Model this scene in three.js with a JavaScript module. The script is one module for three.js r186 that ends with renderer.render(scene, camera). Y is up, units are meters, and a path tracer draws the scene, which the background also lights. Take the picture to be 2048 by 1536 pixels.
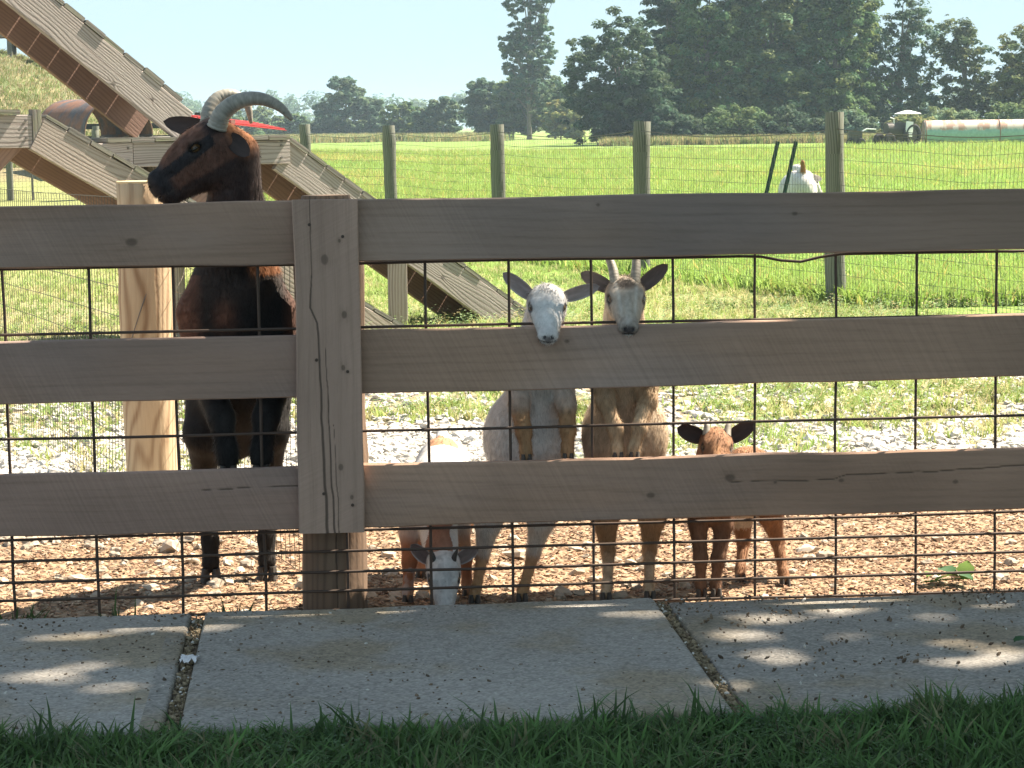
import * as THREE from 'three';
import { mergeGeometries } from 'three/addons/utils/BufferGeometryUtils.js';

// ---------------------------------------------------------------- camera, sky, sun, exposure
const scene = new THREE.Scene();
const D2R = Math.PI / 180;
const camera = new THREE.PerspectiveCamera(18.57, 4 / 3, 0.1, 4000);
camera.position.set(0, 1.16, 5.75);
camera.rotation.set(-6.26 * D2R, -4.67 * D2R, -0.8 * D2R, 'YXZ');
camera.updateMatrixWorld();

const renderer = new THREE.WebGLRenderer({ antialias: true });
renderer.toneMapping = THREE.LinearToneMapping;
renderer.toneMappingExposure = 3.6;
renderer.shadowMap.enabled = true;

const SUN = new THREE.Vector3(0.573, 0.788, -0.228).normalize();
{
  const W = 512, H = 256, d = new Float32Array(W * H * 4), v = new THREE.Vector3();
  for (let j = 0; j < H; j++) for (let i = 0; i < W; i++) {
    const e = ((j + 0.5) / H - 0.5) * Math.PI, t = Math.max(0, Math.sin(e));
    const k = Math.pow(t, 0.8), o = (j * W + i) * 4;
    d[o] = 0.205 + (0.11 - 0.205) * k; d[o + 1] = 0.275 + (0.145 - 0.275) * k; d[o + 2] = 0.3 + (0.205 - 0.3) * k; d[o + 3] = 1;
  }
  const sky = new THREE.DataTexture(d, W, H, THREE.RGBAFormat, THREE.FloatType);
  sky.mapping = THREE.EquirectangularReflectionMapping; sky.magFilter = THREE.LinearFilter; sky.minFilter = THREE.LinearFilter; sky.needsUpdate = true;
  scene.background = sky; scene.environment = sky;
}
const sun = new THREE.DirectionalLight(0xfff1dc, 5);
sun.position.copy(SUN).multiplyScalar(60);
sun.castShadow = true; sun.shadow.radius = 1;
sun.shadow.mapSize.set(4096, 4096);
Object.assign(sun.shadow.camera, { left: -40, right: 40, top: 40, bottom: -40, near: 1, far: 200 });
scene.add(sun, sun.target);
scene.fog = new THREE.FogExp2(0xc4dcec, 0.0005);

// ---------------------------------------------------------------- helpers
function rng(seed) { let a = seed >>> 0; return () => { a = (a + 0x6D2B79F5) | 0; let t = Math.imul(a ^ (a >>> 15), 1 | a); t = (t + Math.imul(t ^ (t >>> 7), 61 | t)) ^ t; return ((t ^ (t >>> 14)) >>> 0) / 4294967296; }; }
const V = (x, y, z) => new THREE.Vector3(x, y, z);
const clamp = (x, a = 0, b = 1) => Math.min(b, Math.max(a, x));
const lerp = (a, b, t) => a + (b - a) * t;
const sstep = (a, b, x) => { const t = clamp((x - a) / (b - a)); return t * t * (3 - 2 * t); };
const hash = (x, y, z) => { let h = Math.imul(x, 374761393) + Math.imul(y, 668265263) + Math.imul(z, 2147483647 - 1274126177); h = Math.imul(h ^ (h >>> 13), 1274126177); return ((h ^ (h >>> 16)) >>> 0) / 4294967295; };
function noise(x, y, z = 0) {
  const xi = Math.floor(x), yi = Math.floor(y), zi = Math.floor(z); let u = x - xi, v = y - yi, w = z - zi;
  u = u * u * (3 - 2 * u); v = v * v * (3 - 2 * v); w = w * w * (3 - 2 * w);
  const h = (a, b, c) => hash(xi + a, yi + b, zi + c);
  const a = lerp(lerp(h(0, 0, 0), h(1, 0, 0), u), lerp(h(0, 1, 0), h(1, 1, 0), u), v);
  if (w === 0) return a;
  return lerp(a, lerp(lerp(h(0, 0, 1), h(1, 0, 1), u), lerp(h(0, 1, 1), h(1, 1, 1), u), v), w);
}
const fbm = (x, y, z = 0, n = 4) => { let s = 0, a = 0.5, t = 0; for (let i = 0; i < n; i++) { s += a * noise(x, y, z); t += a; a *= 0.5; x = x * 2.03 + 17.1; y = y * 2.03 + 5.3; z *= 2.03; } return s / t; };
const taken = {};
function numbered(n) { const k = taken[n] = (taken[n] ?? -1) + 1; return k ? `${n}_${String(k).padStart(3, '0')}` : n; }
function part(name, geo, mat, parent) { const m = new THREE.Mesh(geo, mat); m.name = name; m.castShadow = m.receiveShadow = true; parent.add(m); return m; }
function tag(o, label, category, group, kind) { Object.assign(o.userData, { label, category }); if (group) o.userData.group = group; if (kind) o.userData.kind = kind; return o; }
function thing(name, label, category, pos = [0, 0, 0], turn = 0, group) { const g = new THREE.Group(); g.name = numbered(name); g.position.set(...pos); g.rotation.y = turn; scene.add(g); return tag(g, label, category, group); }
function single(name, geo, mat, label, category, group) { const m = part(numbered(name), geo, mat, scene); return tag(m, label, category, group); }
function struct(name, geo, mat) { const m = part(numbered(name), geo, mat, scene); m.userData.kind = 'structure'; return m; }
function copies(name, geo, mat, list, parent = scene) {           // uncountable ground cover: list of [matrix, colour]
  const m = new THREE.InstancedMesh(geo, mat, list.length); m.name = parent === scene ? numbered(name) : name;
  list.forEach(([mx, c], i) => { m.setMatrixAt(i, mx); if (c) m.setColorAt(i, c); });
  m.castShadow = m.receiveShadow = true; m.userData.kind = 'stuff'; parent.add(m); return m;
}
const lin2s = x => x <= 0.0031308 ? 12.92 * x : 1.055 * Math.pow(x, 1 / 2.4) - 0.055;
function tex(w, h, fn, { color = true, repeat } = {}) {
  const d = new Uint8Array(w * h * 4);
  for (let j = 0; j < h; j++) for (let i = 0; i < w; i++) {
    const c = fn((i + 0.5) / w, (j + 0.5) / h), o = (j * w + i) * 4;
    if (color) { d[o] = 255 * lin2s(clamp(c[0])); d[o + 1] = 255 * lin2s(clamp(c[1])); d[o + 2] = 255 * lin2s(clamp(c[2])); } else d[o] = d[o + 1] = d[o + 2] = 255 * clamp(c);
    d[o + 3] = 255;
  }
  const t = new THREE.DataTexture(d, w, h); t.wrapS = t.wrapT = THREE.RepeatWrapping; t.magFilter = THREE.LinearFilter; t.minFilter = THREE.LinearMipmapLinearFilter; t.generateMipmaps = true;
  if (color) t.colorSpace = THREE.SRGBColorSpace; if (repeat) t.repeat.set(...repeat); t.needsUpdate = true; return t;
}
const rgb = (r, g, b) => new THREE.Color().setRGB(r, g, b);
const std = o => new THREE.MeshStandardMaterial({ roughness: 0.9, ...o });
const leafMat = (o = {}) => new THREE.MeshPhysicalMaterial({ roughness: 1, transmission: 0.4, thickness: 0, side: THREE.DoubleSide, specularIntensity: 0.3, ...o });
function geo(pos, idx, { uv, col, nor } = {}) {
  const g = new THREE.BufferGeometry(); g.setAttribute('position', new THREE.Float32BufferAttribute(pos, 3));
  if (idx) g.setIndex(idx); if (uv) g.setAttribute('uv', new THREE.Float32BufferAttribute(uv, 2)); if (col) g.setAttribute('color', new THREE.Float32BufferAttribute(col, 3));
  if (nor) g.setAttribute('normal', new THREE.Float32BufferAttribute(nor, 3)); else g.computeVertexNormals(); return g;
}
const X_ = V(1, 0, 0), Y_ = V(0, 1, 0), Z_ = V(0, 0, 1);
const compose = (p, q, s) => new THREE.Matrix4().compose(p, q, s);
const quatYXZ = (y, x = 0, z = 0) => new THREE.Quaternion().setFromEuler(new THREE.Euler(x, y, z, 'YXZ'));

// A sawn beam along x (0..L), y (0..H), z (-T..0), chamfered, slightly uneven; uv in metres.
function beam(L, H, T, { seg = Math.max(2, Math.ceil(L / 0.12)), wob = 0.0015, ch = 0.003, seed = 1, u0 = 0, v0 = 0 } = {}) {
  const pos = [], uv = [], idx = [];
  const ring = [[0, ch, 0], [0, H - ch, 0], [0, H, -ch], [0, H, -T + ch], [0, H - ch, -T], [0, ch, -T], [0, 0, -T + ch], [0, 0, -ch]];
  const vv = [ch, H - ch, H, H + T, H + T, T, 0, 0].map((q, k) => k < 2 ? q : k < 4 ? H + (k - 2) * T : k < 6 ? H + T + (k - 4) * H : 2 * H + T + (k - 6) * T);
  for (let i = 0; i <= seg; i++) {
    const x = L * i / seg;
    for (let k = 0; k <= 8; k++) {
      const [, y, z] = ring[k % 8], top = y > H / 2;
      const wy = (noise(x * 3.1, seed * 7.3 + (top ? 3 : 9)) - 0.5) * 2 * wob + (noise(x * 17, seed * 3.3 + (top ? 1 : 5)) - 0.5) * wob, wz = (noise(x * 2.3, seed * 5.1 + 40) - 0.5) * wob;
      pos.push(x, y + wy, z + wz); uv.push(u0 + x, v0 + (k === 8 ? 2 * H + 2 * T : vv[k]));
    }
  }
  for (let i = 0; i < seg; i++) for (let k = 0; k < 8; k++) { const a = i * 9 + k, b = a + 9; idx.push(a, b, b + 1, a, b + 1, a + 1); }
  for (const e of [0, seg]) {
    const c = pos.length / 3; pos.push(e ? L : 0, H / 2, -T / 2); uv.push(u0 + T / 2, v0 + H / 2);
    for (let k = 0; k < 8; k++) { const [, y, z] = ring[k]; pos.push(pos[(e * 9 + k) * 3], pos[(e * 9 + k) * 3 + 1], pos[(e * 9 + k) * 3 + 2]); uv.push(u0 - z * 0.3, v0 + y); }
    for (let k = 0; k < 8; k++) { const a = c + 1 + k, b = c + 1 + (k + 1) % 8; e ? idx.push(c, a, b) : idx.push(c, b, a); }
  }
  const g = geo(pos, idx, { uv }); const gg = g.toNonIndexed(); gg.computeVertexNormals(); return gg;
}
// A tube through points with its own radius at each.
function limb(pts, radii, sides = 7, { uvScale = 1, jit = 0, seed = 1, cap = true } = {}) {
  const pos = [], idx = [], uv = [], n = pts.length; let len = 0, ref = V(0.31, 0.2, 0.93);
  for (let i = 0; i < n; i++) {
    const t = pts[Math.min(n - 1, i + 1)].clone().sub(pts[Math.max(0, i - 1)]).normalize();
    if (Math.abs(t.dot(ref)) > 0.95) ref = V(0.9, 0.1, 0.2);
    const a = ref.clone().cross(t).normalize(), b = t.clone().cross(a); ref = b.clone();
    if (i) len += pts[i].distanceTo(pts[i - 1]);
    for (let k = 0; k <= sides; k++) {
      const th = k / sides * Math.PI * 2, r = radii[i] * (1 + jit * (noise((k % sides) * 1.7, len * 9, seed) - 0.5));
      pos.push(pts[i].x + (a.x * Math.cos(th) + b.x * Math.sin(th)) * r, pts[i].y + (a.y * Math.cos(th) + b.y * Math.sin(th)) * r, pts[i].z + (a.z * Math.cos(th) + b.z * Math.sin(th)) * r);
      uv.push(len * uvScale, k / sides * Math.PI * 2 * radii[0] * uvScale);
    }
  }
  for (let i = 0; i < n - 1; i++) for (let k = 0; k < sides; k++) { const a = i * (sides + 1) + k, b = a + sides + 1; idx.push(a, a + 1, b, b, a + 1, b + 1); }
  if (cap) for (const e of [0, n - 1]) { const c = pos.length / 3; pos.push(pts[e].x, pts[e].y, pts[e].z); uv.push(0, 0); for (let k = 0; k < sides; k++) { const a = e * (sides + 1) + k; e ? idx.push(c, a, a + 1) : idx.push(c, a + 1, a); } }
  return geo(pos, idx, { uv });
}

// ---------------------------------------------------------------- wood
// A map and a relief for sawn wood, w x h metres: growth rings, knots, checks, saw marks. Colour of the wood only.
function wood({ w, h, W = 1024, H = 128, base, dark, ring = 60, warp = 0.02, amp = 0.5, saw = 0, stain = 0.2, stainCol = [0.5, 0.5, 0.5], knots = [], cracks = [], moss = 0, seed = 1 }) {
  const height = new Float32Array(W * H); let n = 0;
  const map = tex(W, H, (u, v) => {
    const x = u * w, y = v * h; let s = y + (fbm(x * 1.1, y * 6 + seed * 13, 0, 3) - 0.5) * warp * 4 + (fbm(x * 0.5, seed * 3.7, 0, 2) - 0.5) * warp * 5, kd = 0, halo = 0;
    for (const [kx, ky, r] of knots) {
      const dx = (x - kx) / (r * 2.2), dy = (y - ky) / r, d = Math.hypot((x - kx) / (r * 1.5), dy);
      s += Math.sign(y - ky || 1) * r * 1.3 * Math.exp(-(dx * dx + dy * dy * 0.25)); kd = Math.max(kd, 1 - sstep(0.55, 1, d)); halo = Math.max(halo, Math.exp(-d * d * 0.35) * 0.5);
    }
    const f = s * ring * 6.283 + (noise(x * 2, y * 30, seed) - 0.5) * 1.2;
    let g = Math.pow(0.5 + 0.5 * Math.sin(f), 2.2) * (0.6 + 0.8 * noise(x * 0.9 + 9, s * ring * 0.35, seed));
    const fine = fbm(x * 7, y * 420, seed, 3) - 0.5, fine2 = noise(x * 40, y * 900 + seed) - 0.5;
    let k = clamp(g * amp + fine * 0.45 + fine2 * 0.16 + halo * 0.5);
    let crack = 0;
    for (const c of cracks) for (let i = 0; i + 1 < c.length; i++) {
      const [x0, y0, w0] = c[i], [x1, y1, w1] = c[i + 1]; if (x < Math.min(x0, x1) || x > Math.max(x0, x1)) continue;
      const t = (x - x0) / (x1 - x0), yy = lerp(y0, y1, t) + (noise(x * 30, seed * 2) - 0.5) * 0.003; crack = Math.max(crack, 1 - sstep(0.4, 1, Math.abs(y - yy) / lerp(w0, w1, t)));
    }
    const sw = saw ? (noise((x * 0.9 + y * 0.45 + (noise(x * 4, y * 4, seed) - 0.5) * 0.012) * 420, seed) - 0.5) * saw * sstep(0.3, 0.65, fbm(x * 2.3, y * 4 + 30, seed, 3)) * 2 : 0;
    const st = (fbm(x * 2.1, y * 5, seed + 60, 4) - 0.5) * 2 * stain;
    const c = [0, 1, 2].map(i => lerp(base[i], dark[i], k) * (1 + sw) * (1 + st));
    const tint = sstep(0.45, 0.8, fbm(x * 1.3 + 40, y * 4, seed + 5, 3)) * stain; for (let i = 0; i < 3; i++) c[i] = lerp(c[i], stainCol[i] * (c[0] + c[1] + c[2]) / 1.5, tint);
    if (moss) { const m = moss * sstep(0.45, 0.7, fbm(x * 22, y * 22, seed + 80, 4)); c[0] = lerp(c[0], 0.19, m); c[1] = lerp(c[1], 0.2, m); c[2] = lerp(c[2], 0.12, m); }
    const dk = Math.max(kd * 0.55, crack * 0.8); for (let i = 0; i < 3; i++) c[i] = lerp(c[i], dark[i] * 0.28, dk);
    height[n++] = 0.6 - k * 0.25 + sw * 0.6 - crack * 0.5 + (noise(x * 90, y * 260, seed) - 0.5) * 0.14; return c;
  });
  n = 0; const bump = tex(W, H, () => height[n++], { color: false });
  map.repeat.set(1 / w, 1 / h); bump.repeat.set(1 / w, 1 / h);
  return std({ map, bumpMap: bump, bumpScale: 0.0035, roughness: 0.88 });
}
const OAK = { base: [0.341, 0.221, 0.158], dark: [0.165, 0.112, 0.074], saw: 0.075, amp: 0.17, ring: 42, stain: 0.36, stainCol: [0.5, 0.48, 0.5] };
const GREY = { base: [0.385, 0.345, 0.325], dark: [0.165, 0.132, 0.118], amp: 0.66, ring: 55, warp: 0.03, stain: 0.25, stainCol: [0.55, 0.48, 0.42] };
const M = {};
M.boards = [
  wood({ ...OAK, w: 2.6, h: 0.36, seed: 1, knots: [[1.95, 0.06, 0.012], [1.28, 0.09, 0.006]] }),
  wood({ ...OAK, base: [0.346, 0.219, 0.158], w: 2.6, h: 0.36, seed: 2, saw: 0.11 }),
  wood({ ...OAK, base: [0.330, 0.217, 0.169], w: 2.6, h: 0.36, seed: 3, saw: 0.09, cracks: [[[2.1, 0.105, 0.0012], [2.6, 0.113, 0.0018]]] }),
  wood({ ...OAK, base: [0.312, 0.217, 0.164], w: 2.6, h: 0.36, seed: 4, knots: [[1.12, 0.1, 0.006], [0.63, 0.128, 0.004]] }),
  wood({ ...OAK, base: [0.335, 0.217, 0.152], w: 2.6, h: 0.36, seed: 5, saw: 0.09, knots: [[0.55, 0.12, 0.005]] }),
  wood({ ...OAK, base: [0.369, 0.232, 0.161], w: 2.6, h: 0.36, seed: 6, saw: 0.08, knots: [[0.955, 0.1, 0.011], [0.755, 0.062, 0.009], [1.238, 0.088, 0.006], [1.53, 0.076, 0.006], [1.07, 0.085, 0.004]], cracks: [[[0.92, 0.088, 0.0008], [1.1, 0.089, 0.0012], [1.22, 0.092, 0.0014], [1.25, 0.102, 0.0015], [1.5, 0.104, 0.0016], [1.66, 0.113, 0.0022], [2.3, 0.12, 0.002]]] }),
];
M.batten = wood({ ...OAK, base: [0.374, 0.254, 0.195], W: 1024, H: 256, w: 0.84, h: 0.4, seed: 8, saw: 0.06, ring: 30, knots: [[0.145, 0.074, 0.011], [0.28, 0.118, 0.008], [0.41, 0.113, 0.006], [0.655, 0.103, 0.007], [0.73, 0.128, 0.005], [0.1, 0.112, 0.004]],
  cracks: [[[0.0, 0.042, 0.001], [0.18, 0.041, 0.0016], [0.262, 0.036, 0.003], [0.3, 0.052, 0.003], [0.45, 0.058, 0.003], [0.62, 0.062, 0.0042], [0.84, 0.070, 0.0048]], [[0.36, 0.070, 0.0008], [0.5, 0.076, 0.0016], [0.68, 0.080, 0.0028], [0.84, 0.088, 0.0034]], [[0.55, 0.088, 0.0006], [0.84, 0.098, 0.0016]]] });
M.postBark = wood({ ...OAK, base: [0.2, 0.13, 0.085], dark: [0.09, 0.056, 0.036], w: 1.3, h: 0.52, seed: 9, H: 256, amp: 0.6, saw: 0, cracks: [[[0, 0.3, 0.003], [1.3, 0.32, 0.003]], [[0, 0.12, 0.002], [1.3, 0.1, 0.003]]] });
M.grey = [11, 12, 13, 14].map((s, i) => wood({ ...GREY, W: 1024, H: 256, w: 2.6, h: 0.5, seed: s, ring: 48 + i * 6, warp: 0.03 + i * 0.006, knots: [[0.4 + i * 0.21, 0.1, 0.011], [1.35 + i * 0.13, 0.06, 0.013], [2.05 - i * 0.1, 0.13, 0.01], [0.95, 0.16, 0.006]], cracks: [[[0.2, 0.08, 0.001], [1.0, 0.085, 0.002]], [[1.3, 0.13, 0.001], [2.2, 0.12, 0.0016]]] }));
M.grey[1] = wood({ ...GREY, base: [0.36, 0.31, 0.275], dark: [0.17, 0.125, 0.1], W: 1024, H: 256, w: 2.6, h: 0.5, seed: 15, ring: 40, warp: 0.045, knots: [[1.3, 0.1, 0.014], [1.62, 0.07, 0.012], [2.1, 0.12, 0.01], [0.5, 0.08, 0.01]] });
M.brown = wood({ ...GREY, base: [0.3, 0.19, 0.15], dark: [0.17, 0.1, 0.078], amp: 0.45, W: 1024, H: 256, w: 2.6, h: 0.5, seed: 21, stainCol: [0.5, 0.36, 0.3] });
M.deck = [31, 32, 33].map((s, i) => wood({ ...GREY, base: [0.2, 0.195, 0.175], W: 512, H: 128, w: 1.2, h: 0.36, seed: s, moss: 0.35 + 0.2 * i, amp: 0.6 }));
M.log = wood({ base: [0.52, 0.39, 0.25], dark: [0.27, 0.165, 0.09], amp: 0.85, ring: 34, warp: 0.05, stain: 0.22, stainCol: [0.5, 0.4, 0.3], W: 1024, H: 256, w: 1.2, h: 0.56, seed: 41, knots: [[1.02, 0.26, 0.012], [0.86, 0.42, 0.012]], cracks: [[[0.2, 0.27, 0.001], [1.2, 0.25, 0.0022]], [[0.6, 0.36, 0.001], [1.2, 0.35, 0.0016]]] });
M.oldPost = wood({ ...GREY, base: [0.175, 0.18, 0.15], dark: [0.065, 0.07, 0.06], w: 1.3, h: 0.5, H: 256, seed: 51, amp: 0.7, stainCol: [0.48, 0.54, 0.42], cracks: [[[0, 0.1, 0.003], [1.3, 0.12, 0.003]], [[0, 0.24, 0.003], [1.3, 0.23, 0.002]], [[0.1, 0.36, 0.002], [1.3, 0.38, 0.004]]] });
M.endGrain = std({ color: rgb(0.62, 0.49, 0.28), roughness: 0.95 });
M.wire = std({ color: rgb(0.075, 0.05, 0.037), metalness: 0.25, roughness: 0.7 });
M.fineWire = std({ color: rgb(0.16, 0.15, 0.14), metalness: 0.5, roughness: 0.55 });
const rust = (a, b, s) => tex(512, 512, (u, v) => { const t = sstep(0.3, 0.7, fbm(u * 9, v * 9, s, 5)); return [0, 1, 2].map(i => lerp(a[i], b[i], t) * (0.75 + 0.5 * fbm(u * 60, v * 60, s, 2))); });

// ---------------------------------------------------------------- ground
const PEN = -0.05;                                                  // the pen lies a little below the sidewalk
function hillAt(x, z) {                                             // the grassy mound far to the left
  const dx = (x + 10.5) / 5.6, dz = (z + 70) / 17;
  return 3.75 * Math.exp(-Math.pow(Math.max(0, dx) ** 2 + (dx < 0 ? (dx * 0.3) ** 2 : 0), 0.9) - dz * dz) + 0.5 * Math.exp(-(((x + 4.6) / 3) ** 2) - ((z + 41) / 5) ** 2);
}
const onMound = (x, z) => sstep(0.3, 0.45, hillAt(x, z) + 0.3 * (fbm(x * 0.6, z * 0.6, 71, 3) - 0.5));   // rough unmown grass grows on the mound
function groundY(x, z) {
  if (z > 0.06) return z > 1.26 ? -0.025 + 0.02 * (noise(x * 3, z * 3) - 0.5) : -0.13;
  const far = sstep(-4, -12, z);
  return PEN + hillAt(x, z) + (fbm(x * 1.3, z * 1.3, 0, 3) - 0.5) * 0.035 * sstep(-0.4, -2, z) + (fbm(x * 0.21, z * 0.21, 3, 3) - 0.5) * 0.1 * far - 0.02 * (1 - sstep(0, -0.2, z));
}
const zoneNoise = (x, z) => fbm(x * 0.9, z * 0.9, 7, 4);
// what lies where in the pen: trodden dirt by the fence, a bank of white stone, thin grass, then turf
function zones(x, z) {
  const n = zoneNoise(x, z) - 0.5, zz = z + n * 1.6;
  const stone = sstep(-1.35, -2.0, zz) * (1 - 0.72 * sstep(-3.1, -4.2, zz)) * (x < -0.4 ? 1 - 0.7 * sstep(-6, -9, zz) : 1 - sstep(-5.6, -7.2, zz));
  const clump = sstep(0.52, 0.6, fbm(x * 1.7, z * 1.7, 15, 4));
  const grass = Math.max(sstep(-4.6, -6.4, zz), sstep(-2.3, -2.9, zz) * clump, sstep(-3.2, -4, zz) * sstep(0.42, 0.55, fbm(x * 2.2, z * 2.2, 25, 3)));
  return { stone, grass: x < -0.45 ? grass * (zz > -6 ? 0.4 : 0.6) : grass, dirt: 1 - stone };
}
{
  const zs = [], xs = [];
  for (let z = 14; z > 1.4; z -= 0.6) zs.push(z);
  for (const z of [1.27, 1.25, 0.2, 0.065, 0.055]) zs.push(z);
  for (let z = 0; z > -14; z -= 0.16) zs.push(z);
  for (let z = -14; z > -110; z -= 1) zs.push(z);
  for (let z = -110, s = 2; z > -1500; z -= s, s *= 1.12) zs.push(z); zs.push(-2400);
  for (let s = 0.15, x = 0; x < 900; x += s, s = x < 7 ? 0.15 : x < 60 ? 0.8 : s * 1.25) { xs.push(x); if (x) xs.unshift(-x); }
  const pos = [], uv = [], col = [], idx = [], nx = xs.length;
  for (const z of zs) for (const x of xs) {
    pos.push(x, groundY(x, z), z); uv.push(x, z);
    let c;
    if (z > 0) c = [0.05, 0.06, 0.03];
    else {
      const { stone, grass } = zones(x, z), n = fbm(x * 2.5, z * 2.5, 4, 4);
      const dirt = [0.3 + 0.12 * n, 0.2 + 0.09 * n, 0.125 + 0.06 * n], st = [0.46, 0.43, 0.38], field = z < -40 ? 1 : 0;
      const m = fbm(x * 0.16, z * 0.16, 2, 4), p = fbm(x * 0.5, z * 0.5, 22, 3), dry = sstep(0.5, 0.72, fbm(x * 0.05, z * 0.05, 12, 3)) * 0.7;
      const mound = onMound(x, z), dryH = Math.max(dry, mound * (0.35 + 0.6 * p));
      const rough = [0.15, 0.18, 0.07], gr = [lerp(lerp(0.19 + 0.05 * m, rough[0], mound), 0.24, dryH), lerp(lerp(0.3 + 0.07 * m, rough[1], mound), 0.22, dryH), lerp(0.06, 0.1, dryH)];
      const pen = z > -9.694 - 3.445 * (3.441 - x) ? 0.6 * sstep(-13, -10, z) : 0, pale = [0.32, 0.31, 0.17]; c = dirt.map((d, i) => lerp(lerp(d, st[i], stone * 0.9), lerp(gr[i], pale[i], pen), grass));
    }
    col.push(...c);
  }
  for (let j = 0; j + 1 < zs.length; j++) for (let i = 0; i + 1 < nx; i++) { const a = j * nx + i, b = a + nx; idx.push(a, a + 1, b, a + 1, b + 1, b); }
  const grain = tex(1024, 1024, (u, v) => { const g = 0.62 + 0.5 * fbm(u * 64, v * 64, 1, 4) * 1.0 + 0.35 * (noise(u * 300, v * 300) - 0.5); return [g, g, g * 0.97]; }, { repeat: [0.42, 0.42] });
  const rel = tex(1024, 1024, (u, v) => fbm(u * 90, v * 90, 3, 4), { color: false, repeat: [0.42, 0.42] });
  struct('ground', geo(pos, idx, { uv, col }), std({ vertexColors: true, map: grain, bumpMap: rel, bumpScale: 0.035, roughness: 1 }));
}

// ---------------------------------------------------------------- sidewalk
const SPOTS = [];                                                   // openings in the crown overhead, as places on the slab that the sun reaches
{
  const cmap = tex(1024, 1024, (u, v) => { const n = fbm(u * 5, v * 5, 31, 5), f = noise(u * 420, v * 420, 3), g = noise(u * 210, v * 210, 8), s = sstep(0.46, 0.72, fbm(u * 9, v * 9, 77, 5)); const k = 0.29 + 0.12 * (n - 0.5) + 0.16 * (f - 0.5) + 0.1 * (g - 0.5); return [k * lerp(1.05, 0.95, s), k * lerp(0.98, 0.8, s), k * lerp(0.88, 0.58, s)]; }, { repeat: [0.55, 0.55] });
  const cb = tex(1024, 1024, (u, v) => 0.5 + (noise(u * 500, v * 500) - 0.5) * 0.7 + (fbm(u * 60, v * 60, 5, 3) - 0.5) * 0.5, { color: false, repeat: [0.55, 0.55] });
  const cm = std({ map: cmap, bumpMap: cb, bumpScale: 0.003, roughness: 0.93 });
  const walk = new THREE.Group(); walk.name = 'sidewalk'; walk.userData.kind = 'structure'; scene.add(walk);
  const joints = [-2.55, -1.43, -0.308, 0.816, 1.94, 3.06], seg = 24;
  for (let i = 0; i + 1 < joints.length; i++) {
    const x0 = joints[i] + 0.014, x1 = joints[i + 1] - 0.014, z0 = 0.125 + [0, 0, 0.004, 0.016, 0.03][i], z1 = 1.25, y = [0.002, 0.004, 0.006, -0.002, 0][i];
    // rounded, slightly uneven top with real edges
    const prof = [[z0 + 0.004, -0.11], [z0, -0.012], [z0 + 0.004, -0.004], [z0 + 0.012, 0]]; for (let k = 1; k < 16; k++) prof.push([lerp(z0 + 0.012, z1 - 0.012, k / 16), 0]); prof.push([z1 - 0.012, 0], [z1 - 0.004, -0.004], [z1, -0.012], [z1, -0.11]);
    const pos = [], uv = [], idx = [], N = prof.length;
    for (let s = -2; s <= seg + 2; s++) {
      const e = s < 0 || s > seg, xx = s < 0 ? x0 + (s === -1 ? 0.003 : 0) : s > seg ? x1 - (s === seg + 1 ? 0.003 : 0) : lerp(x0 + 0.011, x1 - 0.011, s / seg);
      const drop = s === -2 || s === seg + 2 ? 0.11 : s === -1 || s === seg + 1 ? 0.005 : 0;
      prof.forEach(([z, yy]) => { const w = (noise(xx * 14, i * 3 + (z < 0.5 ? 1 : 8)) - 0.5) * 0.016 * (z < 0.3 || z > 1.15 ? 1 : 0); pos.push(xx, y + (drop > 0.1 ? -0.11 : yy - drop) + (fbm(xx * 2, z * 2, i, 2) - 0.5) * 0.006, z + w); uv.push(xx + i * 0.37, z + (yy < -0.05 ? yy : 0)); });
    }
    const S = seg + 5; for (let s = 0; s + 1 < S; s++) for (let k = 0; k + 1 < N; k++) { const a = s * N + k, b = a + N; idx.push(a, a + 1, b, b, a + 1, b + 1); }
    part('concrete_slab', geo(pos, idx, { uv }), cm, walk);
  }
}

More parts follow.
